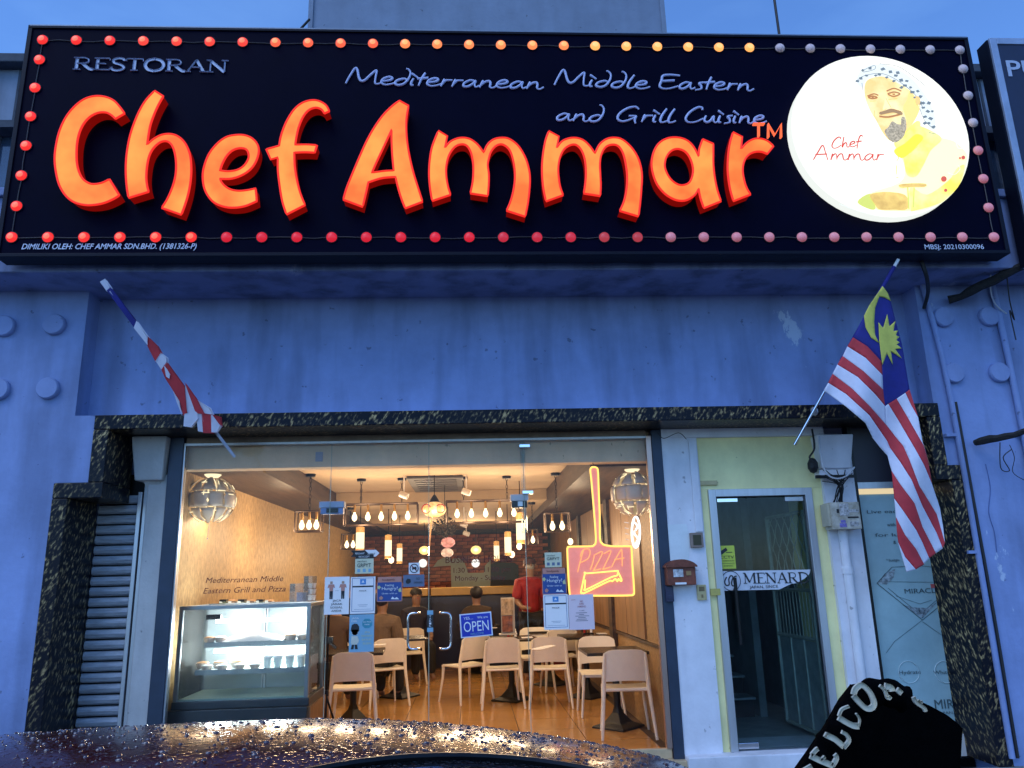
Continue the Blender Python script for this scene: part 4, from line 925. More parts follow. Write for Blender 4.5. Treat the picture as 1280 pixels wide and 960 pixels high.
regs2 = [([(58,80),(75,70),(99,105),(85,118)], fwh), ([(85,118),(99,105),(217,258),(207,283)], fb), ([(217,258),(265,325),(262,352),(207,283)], fwh),
 ([(265,325),(308,362),(325,398),(302,432),(275,385),(262,352)], fr), ([(325,398),(348,415),(350,440),(330,470),(302,432)], fwh),
 ([(350,440),(375,470),(430,545),(440,660),(425,668),(408,610),(380,560),(345,510),(330,470)], fr), ([(380,560),(408,610),(412,650),(395,605)], fwh),
 ([(430,545),(440,545),(478,650),(485,660),(440,660)], fwh), ([(440,545),(490,610),(515,665),(485,660),(478,650)], fr), ([(490,610),(540,640),(555,672),(515,665)], fwh),
 ([(340,455),(352,470),(364,490),(360,508),(348,500)], fwh),
 ([(432,668),(483,660),(488,690),(455,722),(428,718)], fwh), ([(483,662),(508,666),(515,745),(492,740)], fwh), ([(508,666),(550,670),(552,748),(515,748)], fr),
 ([(550,672),(588,718),(570,745),(552,745)], fwh), ([(550,670),(585,680),(590,715),(570,700)], fr)]
for i, (pts, m_) in enumerate(regs2):
    P = [at(110+a/3.557, 330+b/3.557, YL2(0, 330+b/3.557)-(.012 if i in (10,) else 0)-.003*(i % 3)) for a, b in pts]
    MB().slab(P, [], (0, 1, 0), .028).build('furled_cloth', m_, flag2, bev=.006)

# ------------------------------------------------------------------ parked car (wet dark red roof just in front of the camera)
carp = mat('wet_dark_red_paint', (.055, .006, .005), .12, .0, .3, 30, coat=0, spec=.3)
def wet(m, strength, s1=42):
    n = m.node_tree; L = n.links; b = n.nodes['Principled BSDF']
    t = n.nodes.new('ShaderNodeTexCoord')
    ns = n.nodes.new('ShaderNodeTexNoise'); ns.inputs['Scale'].default_value = 25; L.new(t.outputs['Object'], ns.inputs['Vector'])
    mx = n.nodes.new('ShaderNodeMix'); mx.data_type = 'RGBA'; mx.inputs[0].default_value = .012; L.new(t.outputs['Object'], mx.inputs[6]); L.new(ns.outputs['Color'], mx.inputs[7])
    v = n.nodes.new('ShaderNodeTexVoronoi'); v.inputs['Scale'].default_value = s1; L.new(mx.outputs[2], v.inputs['Vector'])
    v2 = n.nodes.new('ShaderNodeTexVoronoi'); v2.inputs['Scale'].default_value = s1*2.3; L.new(mx.outputs[2], v2.inputs['Vector'])
    r = n.nodes.new('ShaderNodeValToRGB'); r.color_ramp.elements[0].position = .18; r.color_ramp.elements[0].color = (1, 1, 1, 1); r.color_ramp.elements[1].position = .42; r.color_ramp.elements[1].color = (0, 0, 0, 1)
    r.color_ramp.interpolation = 'EASE'; L.new(v.outputs['Distance'], r.inputs[0])
    r2 = n.nodes.new('ShaderNodeValToRGB'); r2.color_ramp.elements[0].position = .12; r2.color_ramp.elements[0].color = (.5, .5, .5, 1); r2.color_ramp.elements[1].position = .36; r2.color_ramp.elements[1].color = (0, 0, 0, 1)
    r2.color_ramp.interpolation = 'EASE'; L.new(v2.outputs['Distance'], r2.inputs[0])
    ad = n.nodes.new('ShaderNodeMath'); ad.operation = 'ADD'; L.new(r.outputs[0], ad.inputs[0]); L.new(r2.outputs[0], ad.inputs[1])
    bp = n.nodes.new('ShaderNodeBump'); bp.inputs['Strength'].default_value = strength; bp.inputs['Distance'].default_value = .0022
    L.new(ad.outputs[0], bp.inputs['Height']); L.new(bp.outputs[0], b.inputs['Normal']); L.new(bp.outputs[0], b.inputs['Coat Normal'])
wet(carp, .22, 60)
carb = mat('wet_black_glass', (.004, .004, .005), .06, 0, .1, 10, coat=1); wet(carb, .8, 100)
car = thing('parked_car', (-1.2, -4.4, 0), 'dark red car with its roof beaded with rain in front of the shop', 'car')
def S(x, y):
    dx = x+.45; kx = .142 if dx > 0 else .035
    return 1.342-kx*dx*dx-(.9*max(0, dx-.80)**2)-.22*(y+4.55)**2
YN, YFc = -5.15, -3.98
def yb(x):
    t = (x-.12)/.36
    return -4.60-.14*t*t if abs(t) < 1.4 else -4.60-.14*1.96
xs = [-2.3+i*.04 for i in range(74)]
def edge_far(x): return YFc-.9*max(0, x-.30)**2-.02
def grid(f0, f1, ny, x0, x1, dz=0):
    mb = MB(); X = [x for x in xs if x0 <= x <= x1]; n = ny+1
    for x in X:
        for j in range(n):
            y = f0(x)+(f1(x)-f0(x))*j/ny; mb.v.append(Vector((x, y, S(x, y)+dz)))
    for i in range(len(X)-1):
        for j in range(ny): mb.f.append((i*n+j, (i+1)*n+j, (i+1)*n+j+1, i*n+j+1))
    return mb
nb = lambda x: max(YN, yb(x)) if x > -.40 else YN
grid(nb, edge_far, 24, -2.3, .70).build('roof', carp, car, smooth=True)
g = grid(lambda x: YN, lambda x: nb(x)-.004, 12, -.38, .70, -.004); g.build('rear_window', carb, car, smooth=True)
MB().tube([(x, nb(x)-.002, S(x, nb(x))+.001) for x in xs if -.38 <= x <= .44], .006, 6).build('window_seal', blackm, car, smooth=True)
drops = MB()
for i in range(3400):
    x = random.uniform(-1.75, .68); y0_ = nb(x) if x > -.4 else -5.0; y = random.uniform(max(y0_, -4.98), min(-4.05, edge_far(x)-.02))
    r = .0012+.0036*random.random()**2.2; e = random.uniform(.75, 1.35); z = S(x, y); sl_ = [(S(x+.01, y)-z)/.01, (S(x, y+.01)-z)/.01]; ro = random.uniform(0, 3)
    vs = []; n6 = 8
    for (q_, h) in ((1, -.05), (.86, .34), (.5, .58)):
        for j in range(n6):
            t_ = ro+2*math.pi*j/n6; dx, dy = r*q_*math.cos(t_)*e, r*q_*math.sin(t_)/e*(1+.15*math.sin(2*t_)); vs.append((x+dx, y+dy, z+sl_[0]*dx+sl_[1]*dy+h*r))
    vs.append((x, y, z+.64*r))
    drops.add(vs, [(k*n6+j, k*n6+(j+1) % n6, (k+1)*n6+(j+1) % n6, (k+1)*n6+j) for k in range(2) for j in range(n6)]+[(2*n6+j, 2*n6+(j+1) % n6, 3*n6) for j in range(n6)])
wat = mat('rain_bead', (.035, .008, .007), .03, 0, .0, 5, coat=1, spec=1)
tag(drops.build('rain_beads', wat, car, smooth=True), kind='stuff')
# sides, lower body, glasshouse
def sect(y, s):  # body side profile
    return [(-3.3, .45), (-3.25, .72), (-2.6, .84), (-2.0, .93), (1.05, .95), (1.35, .80), (1.38, .45), (1.30, .25), (-3.2, .22)]
pr_ = sect(0, 0); y0, y1 = -5.30, -3.72
MB().slab([Vector((x, y0, z)) for x, z in pr_], [], (0, 1, 0), y1-y0).build('body', carp, car, bev=.06)
carg = mat('car_side_glass', (.006, .007, .008), .05, 0, .1, 5, spec=.7)
for (ya, yc) in ((y0+.03, YN), (y1-.03, YFc)):
    mb = MB(); X = [-2.0+.1*i for i in range(26)]
    for x in X: mb.v.append(Vector((x, ya, .94)))
    for x in X: xx = max(-1.9, min(.42, x*.93-.02)); mb.v.append(Vector((xx, yc if yc == YN else edge_far(xx), S(xx, yc)-.01)))
    n = len(X); mb.f = [(i, i+1, n+i+1, n+i) for i in range(n-1)]; mb.build('side_window', carg, car)
MB().add([(-2.0, y0+.05, .94), (-2.0, y1-.05, .94), (-2.3, YFc, S(-2.3, YFc)-.01), (-2.3, YN, S(-2.3, YN)-.01)], [(0, 1, 2, 3)]).build('windscreen', carg, car)
MB().add([(1.0, y0+.05, .95), (1.0, y1-.05, .95), (.44, YFc-.05, S(.44, YFc)-.01), (.60, YN, S(.6, YN)-.02)], [(0, 1, 2, 3)]).build('tailgate', carp, car)
tyre = mat('tyre_rubber', (.02, .02, .02), .8, 0, .2, 20); rim = mat('alloy_rim', (.5, .5, .52), .3, .9)
for x in (-2.6, .55):
    for y, s in ((y0-.01, 1), (y1+.01, -1)):
        wv = MB().lathe((x, y, .31), [(.20, .0), (.31, -.0), (.31, -.19*s), (.20, -.19*s)], 28, 'Y').build('wheel', tyre, car)
        MB().lathe((x, y, .31), [(.001, .01*s), (.12, .012*s), (.2, -.01*s)], 20, 'Y').build('rim', rim, wv)

# ------------------------------------------------------------------ black padded cover with serif letters, right foreground
YC = -4.35
cov = thing('welcome_doormat', (.85, YC, .0), 'thick black WELCOME doormat hung up and curling over, cream serif letters along its edge', 'doormat')
cloth_b = mat('black_fabric', (.0012, .0012, .0016), .95, 0, .3, 30, .4, 300, spec=.03)
crm = mat('cream_letters', (.60, .56, .44), .7, 0, .1, 30)
q = lambda x, y, Y=YC: at(990+x/5.565, 840+y/5.565, Y)
rim_pts = [(95, 760), (160, 640), (215, 560), (262, 480), (320, 400), (370, 320), (425, 245), (500, 170), (590, 140), (690, 150), (780, 190)]
back = [(60, 740), (200, 540), (300, 390), (400, 210), (480, 110), (560, 100), (700, 105), (830, 175), (960, 235), (1080, 300), (1160, 365), (1184, 395), (1178, 500), (1168, 700), (1160, 1200), (60, 1200)]
P = [q(x, y, YC+.12) for x, y in back]
MB().slab(P, [], (0, 1, 0), .05).build('body', cloth_b, cov, bev=.02)
pts = cat([q(*p) for p in rim_pts], 6); n = len(pts)
MB().tube(pts, [.022+.0025*math.sin(i*.85)+.005*min(1, i/n*1.6) for i in range(n)], 14).build('rolled_rim', cloth_b, cov, smooth=True)
MB().tube([(.72, YC+.2, .0), (.78, YC+.2, 1.0)], .05).tube([(1.0, YC+.25, .0), (1.0, YC+.25, 1.0)], .05).box((.55, YC+.1, .0), (1.1, YC+.4, .02)).build('stand', blackm, cov)
# letters laid across the roll, tops to the outside
def padletter(a, b, glyph):
    """a = outer end, b = inner end of the letter's first stem; glyph strokes in a frame (along rim, outer->inner)"""
    mb = MB()
    for (pts_, w_) in glyph:
        mb.ribbon(cat([q(x, y, YC-.060) for x, y in pts_], 4), w_, (0, 1, 0), .006)
    o = mb.build('cream_letter', crm, cov)
padletter(0, 0, [([(132, 585), (200, 618), (290, 655)], .011), ([(140, 580), (170, 545), (185, 535)], .007), ([(205, 616), (232, 590)], .005), ([(285, 655), (314, 602), (302, 575)], .008), ([(80, 690), (140, 655)], .007)])
padletter(0, 0, [([(240, 440), (300, 468), (362, 520)], .011), ([(362, 530), (400, 480), (385, 440), (350, 418)], .007), ([(232, 455), (248, 425)], .005)])
padletter(0, 0, [([(328, 318), (380, 350), (430, 375), (468, 378)], .011), ([(330, 310), (350, 262), (400, 240)], .005), ([(468, 378), (475, 330), (450, 290)], .003)])
padletter(0, 0, [([(432, 165), (470, 210), (520, 255), (560, 250), (575, 215), (550, 150), (510, 105), (480, 92), (445, 120), (432, 160)], .010)])
padletter(0, 0, [([(615, 95), (650, 130), (672, 185), (690, 170)], .006), ([(650, 98), (690, 110), (700, 135)], .012), ([(735, 122), (765, 150)], .010)])
padletter(0, 0, [([(850, 175), (870, 215), (920, 250), (935, 275)], .007), ([(880, 195), (905, 215), (900, 200)], .004)])

# ================================================================== inside the restaurant
IXL, IXR, IYB = -2.44, 1.75, 11.2
CZ, SZ = 2.76, 2.55
wallp = mat('woven_gold_wallpaper', (.44, .29, .13), .55, 0, .35, 30, .4, 45, stretch=(1, 1, .5), dark=(.27, .17, .07))
panelw = mat('orange_wood_panelling', (.24, .13, .055), .45, 0, .25, 5, .1, 30, stretch=(2, 2, .3))
darkwood = mat('dark_timber', (.055, .032, .018), .5, 0, .5, 3, .15, 25, stretch=(6, .5, 6))
ceilm = mat('cream_ceiling', (.46, .35, .23), .7, 0, .12, 1.2, .05, 20)
tilem = mat('orange_floor_tile', (.55, .29, .09), .15, 0, .07, 2, .02, 40, spec=.6); grout = mat('dark_grout', (.10, .06, .03), .8)
fl = MB().box((IXL-.1, .46, -.05), (IXR+.1, IYB, FZ-.012)).build('floor', grout); tag(fl, kind='structure')
ts = .60; nx, ny = 7, 15; tm_ = None
for j in range(ny):
    for i in range(nx):
        x0 = IXL+.02+i*ts-.12; y0 = .50+j*ts-.1*(i % 1)
        x1 = min(x0+ts-.008, IXR-.002); xx0 = max(x0, IXL+.002)
        if x1-xx0 < .05: continue
        full = abs((x1-xx0)-(ts-.008)) < 1e-6
        if full and tm_:
            o = bpy.data.objects.new('tile', tm_); col.objects.link(o); o.parent = fl; o.location = (x0, y0, FZ)
        else:
            t_ = MB().box((0, 0, -.012), (x1-xx0, ts-.008, 0)).build('tile', tilem, fl, local=True); t_.location = (xx0, y0, FZ)
            if full: tm_ = t_.data
for o in fl.children: o.location.z += random.uniform(-.0008, .0008); o.rotation_euler = (random.uniform(-.001, .001), random.uniform(-.001, .001), 0)
ce = MB().box((IXL-.1, .47, CZ), (IXR+.1, 4.6, CZ+.1)).box((IXL-.1, 4.6, 2.62), (IXR+.1, IYB+.1, 2.7)).box((IXL-.1, 4.58, 2.615), (IXR+.1, 4.62, CZ+.05)).build('ceiling', ceilm); tag(ce, kind='structure')
wl = MB().box((IXL-.12, .465, -.05), (IXL, IYB+.1, 2.9)).build('left_wall', wallp); tag(wl, 'tan woven wallpaper wall down the left side of the restaurant', 'wall')
wl.name = 'wallpapered_wall'
# right wall: panelled, with pilasters
wr = thing('panelled_wall', (IXR, 5, FZ), 'orange timber panelled wall with oval mirror niche down the right side', 'wall')
MB().box((IXR, .905, -.05), (IXR+.07, IYB+.1, 2.9)).build('backing', mat('brown_woven_wallpaper', (.28, .17, .07), .6, 0, .35, 30, .4, 45, dark=(.14, .08, .03)), wr)
for j in range(9):
    MB().box((IXR-.02, 2.0+j*.9, FZ+.85), (IXR-.001, 2.0+j*.9+.88, 2.5)).build('panel', panelw, wr)
MB().box((IXR-.025, .95, FZ+.81), (IXR-.001, IYB, FZ+.84)).build('dado_rail', darkwood, wr)
for y0 in (3.6, 6.2): MB().box((IXR-.06, y0, FZ), (IXR-.002, y0+.22, 2.55)).build('pilaster', darkwood, wr)
MB().lathe((IXR-.03, 4.3, 2.05), [(.34, 0), (.34, -.02), (.30, -.03), (.28, .0)], 28, 'X', sx=.8, sy=1).build('oval_frame', darkwood, wr)
# bulkheads
bk = MB().box((IXL, .47, 2.53), (IXR, .62, CZ)).build('beige_bulkhead', beigep); tag(bk, 'beige painted bulkhead across the top of the shop window inside', 'bulkhead')
a = at(399, 571, .468); MB().box((a.x-.03, .462, a.z-.04), (a.x+.03, .4695, a.z+.04)).build('notice', mat('grey_sticker', (.3, .32, .4), .5), bk)
b1 = MB().box((IXL, .62, SZ), (IXL+.62, IYB, CZ-.002)).build('timber_bulkhead', darkwood); tag(b1, 'dark timber boxed bulkhead along the top of the left wall', 'bulkhead')
b2 = MB().box((1.05, .62, SZ-.04), (IXR, IYB, CZ-.002)).build('timber_bulkhead', darkwood); tag(b2, 'dark timber boxed bulkhead along the top of the right wall', 'bulkhead')
# back brick wall, brick by brick
bw = thing('brick_wall', (-.4, IYB, FZ), 'red brick wall across the back of the restaurant', 'brick wall')
mortar = mat('dark_mortar', (.07, .04, .03), .9)
MB().box((IXL, IYB+.01, -.05), (IXR, IYB+.12, 2.9)).build('mortar', mortar, bw)
brm = [mat('brick_red', (.42, .12, .055), .8, 0, .3, 12, .3, 60), mat('brick_orange', (.50, .17, .075), .8, 0, .3, 12, .3, 60), mat('brick_brown', (.27, .08, .045), .8, 0, .3, 12, .3, 60)]
bmesh_ = []
for mm in brm:
    o = MB().box((-.112, -.05, -.032), (.112, .02, .032)).build('brick', mm); bmesh_.append(o.data); bpy.data.objects.remove(o)
for r_ in range(15):
    for i in range(17):
        x = IXL+.12+i*.236+(.118 if r_ % 2 else 0); z = 1.42+r_*.076
        if x > IXR-.1: continue
        o = bpy.data.objects.new('brick', random.choice(bmesh_)); col.objects.link(o); o.parent = bw
        o.location = (x+.4, random.uniform(-.006, .006)-.012, z-FZ)
MB().box((IXL, IYB-.09, 2.55), (IXR, IYB, 2.62)).build('timber_band', darkwood, bw)
# counter
mustard = mat('mustard_counter_edge', (.46, .27, .055), .4, 0, .1, 6); navyc = mat('dark_counter_front', (.014, .012, .030), .35, 0, .3, 3)
YK = 8.0
c0, c1, c2, c3 = at(500, 739, YK), at(535, 739, YK), at(539, 739, YK), at(666, 735, YK)
ct = thing('service_counter', ((c0.x+c3.x)/2, YK, FZ), 'long dark service counter with mustard yellow top edge before the brick wall', 'counter')
zt, zb_ = at(600, 733.5, YK).z, at(600, 743, YK).z
MB().box((IXL+.02, YK-.12, zb_), (c1.x, YK+.5, zt)).build('counter_top', mustard, ct, bev=.01)
MB().box((c2.x, YK-.14, zb_), (c3.x, YK+.5, zt)).build('counter_top', mustard, ct, bev=.01)
MB().box((IXL+.02, YK, FZ), (c3.x-.02, YK+.4, zb_-.002)).build('counter_front', navyc, ct)
for xx in (c1.x+.01, ): MB().box((xx, YK-.10, FZ), (xx+.03, YK-.002, zb_)).build('post', blackm, ct)
rc = MB().box((at(648, 760, YK).x, YK-.3, FZ), (at(700, 760, YK).x, YK+1.2, 1.50)).build('red_cabinet', mat('dark_red_lacquer', (.16, .008, .010), .35), bev=.01)
tag(rc, 'dark red cabinet at the right end of the mustard counter', 'cabinet')
# menu boards and back-wall pieces
palegr = mat('pale_green_board', (.42, .50, .44), .6, 0, .06, 6); blackb = mat('blackboard', (.010, .010, .011), .5)
Yw = IYB-.10
def wq(x, y, Y=Yw): return at(540+x/6.4, 660+y/6.4, Y)
o = MB().slab([wq(10,312),(wq(45,260)),wq(90,238),wq(150,238),wq(160,300),wq(60,306)], [], (0, 1, 0), .03).build('board', palegr); tag(o, 'pale green curved panel like a wing on the brick wall', 'panel')
o = MB().slab([wq(155,478),wq(150,300),wq(165,245),wq(215,240),wq(260,280),wq(290,360),wq(415,358),wq(425,300),wq(470,250),wq(466,478)], [], (0, 1, 0), .03).build('board', palegr); tag(o, 'large pale green cut-out panel standing on the counter back', 'panel')
o = MB().slab([wq(470,478),wq(470,290),wq(510,275),wq(660,278),wq(690,300),wq(695,460)], [], (0, 1, 0), .03).build('blackboard', blackb); tag(o, 'black menu board with rounded corner right of the pale green panel', 'menu board')
warm = (1, .71, .43)
# ---------------- lamps
bulbg = glow('warm_filament_bulb', (1, .80, .45), 3.0); opal = glow('warm_opal_shade', (1, .62, .20), 1.35); tubeg = glow('bright_cylinder_glass', (1, .84, .48), 1.6)
amber = mat('amber_shade_cap', (.5, .28, .08), .4, em=(1, .45, .12), es=.45)
def cable_lamp(name, px, y0, y1, w_, Y, label, group, e=9):
    a, b = at(px, y0, Y), at(px, y1, Y); r = w_/2/958*(Y+6.1); zc = CZ if Y < 4.6 else 2.62
    t = thing(name, (a.x, Y, a.z), label, 'pendant lamp', group)
    MB().cyl((a.x, Y, a.z), (a.x, Y, zc), .006, 6).build('cord', blackm, t)
    MB().lathe((a.x, Y, b.z), [(r, 0), (r, (a.z-b.z)*.75)], 14).build('glass_shade', tubeg, t, smooth=True)
    MB().lathe((a.x, Y, b.z), [(r*1.02, (a.z-b.z)*.75), (r*1.02, (a.z-b.z)*.97), (.01, (a.z-b.z))], 14).build('cap', amber, t, smooth=True)
    MB().lathe((a.x, Y, b.z), [(r*1.02, -.001), (r*1.02, (a.z-b.z)*.1)], 14).build('lower_ring', amber, t, smooth=True)
    if e: lamp('bulb_light', (a.x, Y-.02, b.z-.06), e, warm, t, .05)
for (px, y0, y1, w_, Y, lb_) in ((450.5, 658, 689, 10, 4.2, 'largest of the left row of glowing cylinder pendants'), (485.5, 668, 698, 8, 5.6, 'middle of the left row of glowing cylinder pendants'), (499.5, 679, 704, 6.5, 6.8, 'smallest of the left row of glowing cylinder pendants'),
                              (650, 640, 679, 10.5, 3.6, 'largest of the right row of glowing cylinder pendants'), (634.5, 664, 694, 8, 5.2, 'middle of the right row of glowing cylinder pendants'), (620.5, 676, 701, 6.5, 6.4, 'smallest of the right row of glowing cylinder pendants')):
    cable_lamp('cylinder_pendant', px, y0, y1, w_, Y, lb_, 'glowing cylinder pendants')
def globe_lamp(px, py, r_px, Y, lb_, e=34, sq=.8):
    a = at(px, py, Y); r = r_px/958*(Y+6.1); t = thing('globe_pendant', tuple(a), lb_, 'pendant lamp', 'round opal pendants before the brick wall')
    MB().ball(a, r, 16, sq).build('shade', opal, t, smooth=True); MB().cyl(a+Vector((0, 0, r*sq)), (a.x, Y, 2.62), .006, 6).build('cord', blackm, t)
    lamp('bulb_light', (a.x, Y-r-.05, a.z), e, warm, t, .08)
globe_lamp(530.5, 688, 6.5, 8.6, 'orange opal lamp left of the dark hanging basket'); globe_lamp(595, 687.5, 6.5, 8.6, 'orange opal lamp right of the pink lantern')
for (px, py, r_, lb_) in ((528.5, 704, 5, 'round white glowing disc behind the no animals sticker'), (594.5, 704, 5, 'round white glowing disc under the right opal lamp')):  # bright round spots built as glowing discs, no lamp behind them
    a = at(px, py, IYB-.15); o = MB().lathe(a, [(.001, .02), (r_/958*17, .018), (r_/958*17, -.05)], 20, 'Y').build('bright_disc', glow('white_disc_glow', (1, .97, .9), 1.1)); tag(o, lb_, 'glowing disc')
# filament cage lamps
def cage(pxa, pya, pxb, pyb, Y, n, lb_, e=22, chains=()):
    a, b = at(pxa, pya, Y), at(pxb, pyb, Y); d = .16; t = thing('cage_lamp', ((a.x+b.x)/2, Y, b.z), lb_, 'cage lamp')
    cor = [(x, y, z) for x in (a.x, b.x) for y in (Y-d/2, Y+d/2) for z in (b.z, a.z)]
    fm = MB()
    def bar(p, q_): fm.tube([p, q_], .008, 4)
    for y in (Y-d/2, Y+d/2):
        bar((a.x, y, a.z), (b.x, y, a.z)); bar((a.x, y, b.z), (b.x, y, b.z))
        for x in (a.x, b.x): bar((x, y, a.z), (x, y, b.z))
    for x in (a.x, b.x):
        for z in (a.z, b.z): bar((x, Y-d/2, z), (x, Y+d/2, z))
    fm.build('cage_frame', mat('bronze_cage', (.05, .03, .02), .4, .5), t)
    for i in range(n):
        x = a.x+(b.x-a.x)*(i+.75)/(n+.5); z0 = a.z
        s = MB().cyl((x, Y, z0-.005), (x, Y, z0-.09), .014, 8).build('socket', mat('brass_socket', (.35, .2, .06), .35, .8), t)
        MB().lathe((x, Y, z0-.195), [(.001, 0), (.018, .01), (.030, .035), (.028, .06), (.014, .09), (.012, .105)], 12).build('bulb', bulbg, t, smooth=True)
    for fx in ((.22, .78) if b.x-a.x > .4 else (.5,)):
        x = a.x+(b.x-a.x)*fx; m_ = MB(); zc = CZ if Y < 4.6 else 2.62; k = int((zc-a.z)/.045)
        for i in range(k):
            zz = a.z+i*.045; rx_ = .011 if i % 2 else .003
            m_.tube([(x+rx_*math.cos(q_), Y+(.014-rx_)*math.cos(q_), zz+.026+.028*math.sin(q_)) for q_ in [math.pi*2*j/8 for j in range(8)]], .003, 4, closed=True)
        m_.build('chain', blackm, t)
        MB().lathe((x, Y, zc-.03), [(.05, 0), (.055, .03)], 12).build('ceiling_rose', blackm, t)
    lamp('filament_light', ((a.x+b.x)/2-.2, Y-.1, b.z-.03), e*.75, warm, t, .12); lamp('filament_light', ((a.x+b.x)/2+.2, Y-.1, b.z-.03), e*.75, warm, t, .12)
cage(431, 631, 522, 655, 3.1, 5, 'long open bronze cage lamp with five filament bulbs, left of the mosaic lantern')
cage(558, 627, 656, 652, 3.1, 5, 'long open bronze cage lamp with five filament bulbs, right of the mosaic lantern')
cage(371, 640, 402, 664, 2.6, 3, 'short cage lamp with clustered bulbs near the left wall', e=14)
cage(428, 668, 447, 686, 5.2, 2, 'small cage lamp partly behind the largest left cylinder pendant', e=8)
cage(681, 642, 712, 664, 2.9, 2, 'short angular cage lamp with two bulbs near the right wall', e=14)
cage(660, 662, 672, 680, 5.0, 1, 'small cage lamp with one bulb right of the largest right cylinder pendant', e=8)
for (px, py, lb_) in ((489, 700, 'tiny bare bulb glowing under the middle left pendant'), (640, 693, 'tiny bare bulb beside the middle right pendant'), (649, 683, 'tiny bare bulb under the largest right pendant'), (713, 677, 'small bare bulb left of the neon paddle handle')):
    a = at(px, py, 6.5); t = thing('bare_bulb', tuple(a), lb_, 'bulb'); MB().ball(a, .045, 10, 1.2).build('bulb', bulbg, t, smooth=True); MB().cyl(a+Vector((0, 0, .05)), (a.x, 6.5, 2.62), .005, 5).build('cord', blackm, t)
# puzzle ball lamps
petm = mat('pale_plastic_petal', (.60, .54, .44), .4, 0, .05, 10); 
def puzzle(px, py, rpx, Y, lb_):
    c_ = at(px, py, Y); r = rpx/958*(Y+6.15); t = thing('puzzle_ball_lamp', tuple(c_), lb_, 'ball lamp', 'exploded ball lamps beside the shop window')
    MB().ball(c_, r*.30, 14).build('inner_bulb', glow('inner_ball_glow', (1, .78, .42), 1.6), t, smooth=True)
    n = 9
    for i in range(n):
        for k, (t0, t1) in enumerate(((-1.25, -.42), (-.36, .30), (.36, 1.2))):
            mb = MB(); off = (.5 if k == 1 else 0)+i; w_ = 2*math.pi/n*(.45 if k != 1 else .49); rr_ = r*(1+(.05 if (i+k) % 2 else -.02))
            nu, nv = 4, 5; vs = []
            for a_ in range(nv+1):
                th = t0+(t1-t0)*a_/nv; tap = 1.0 if k == 1 else (1-.55*abs((th-(t1 if k == 0 else t0))/(t1-t0)))
                for b_i in range(nu+1):
                    ph = off*2*math.pi/n+w_*tap*(b_i/nu*2-1)*(1+.12*math.sin(a_*2.2+i))
                    vs.append(c_+Vector((math.cos(th)*math.cos(ph), math.cos(th)*math.sin(ph), math.sin(th)))*rr_)
            mb.add(vs, [(a_*(nu+1)+b_i, a_*(nu+1)+b_i+1, (a_+1)*(nu+1)+b_i+1, (a_+1)*(nu+1)+b_i) for a_ in range(nv) for b_i in range(nu)])
            o = mb.build('petal', petm, t, smooth=True); so_ = o.modifiers.new('thickness', 'SOLIDIFY'); so_.thickness = .004
    for i in range(6):
        ph = i*1.05; MB().tube([c_+Vector((math.cos(ph)*math.cos(th), math.sin(ph)*math.cos(th), math.sin(th)))*r*.93 for th in (-1.3, -.8, -.3, .3, .8, 1.3)], .004, 5).build('glowing_rib', glow('warm_rib_glow', (1, .85, .5), 1.3), t)
    for i in range(30):  # short glowing tubes stand in for light leaking between the petals
        th, ph = random.uniform(-.95, .95), random.uniform(0, 6.28); v_ = random.random() < .5
        MB().tube([c_+Vector((math.cos(th+(.10*q_ if v_ else 0))*math.cos(ph+(0 if v_ else .16*q_)), math.cos(th+(.10*q_ if v_ else 0))*math.sin(ph+(0 if v_ else .16*q_)), math.sin(th+(.10*q_ if v_ else 0))))*r*1.055 for q_ in (-1, 0, 1)], .0035, 5).build('slit_glow_tube', MATS['warm_rib_glow'], t)
    top = c_+Vector((0, 0, r))
    MB().lathe(top, [(.05, .0), (.072, .02), (.075, .055), (.07, .075)], 18).build('socket_dome', glow('dome_glow', (1, .82, .5), 1.2), t, smooth=True)
    MB().cyl(top+Vector((0, 0, .07)), (top.x, top.y, 2.62), .01, 8).build('stem', chrome, t)
    MB().tube([c_-Vector((0, 0, r)), c_-Vector((.01, 0, r+.13))], .002, 4).ball(c_-Vector((.01, 0, r+.135)), .008, 8).build('pull_cord', white, t)
    lamp('ball_light', c_, 16, warm, t, .06); lamp('ball_light', c_+Vector((0, .25, -.15)), 6, warm, t, .1)
puzzle(264, 625, 27, .95, 'exploded white ball lamp hanging by the left wallpaper')
puzzle(792, 617, 27, .85, 'exploded white ball lamp hanging above the neon in the right corner')
# mosaic lantern, hanging basket, pink lantern
Ym = 2.9; a = at(543, 637, Ym); t = thing('mosaic_lantern', tuple(a), 'round mosaic glass lantern with red rings between the two long cage lamps', 'lantern')
mos = mat('mosaic_glass', (.4, .25, .1), .3); noise_em(mos, (.9, .28, .06), (1, .80, .35), 1.0, 26)
MB().ball(a, .135, 20, .66).build('globe', mos, t, smooth=True)
for dx in (-.085, .075):
    MB().tube([a+Vector((dx+.05*math.cos(q_), -.12, .05*math.sin(q_))) for q_ in [i*.4 for i in range(16)]], .006, 5, closed=True).build('red_ring', glow('red_mosaic_ring', (.7, .05, .04), .8), t)
MB().add([a+Vector((-.01, -.136, -.05)), a+Vector((.035, -.136, -.05)), a+Vector((.035, -.136, .04)), a+Vector((.01, -.136, .02))], [(0, 1, 2, 3)]).build('grey_inset', mat('grey_inset', (.25, .27, .28), .5), t)
MB().lathe(a, [(.06, .085), (.045, .12), (.01, .17)], 14).build('cap', blackm, t, smooth=True); MB().cyl(a+Vector((0, 0, .16)), (a.x, Ym, CZ), .005, 6).build('cord', blackm, t)
MB().cyl(a+Vector((-.03, -.01, -.09)), at(536, 688, Ym), .008, 8).build('hanging_tassel', brn, t)
lamp('lantern_light', a+Vector((0, -.2, -.1)), 6, warm, t)
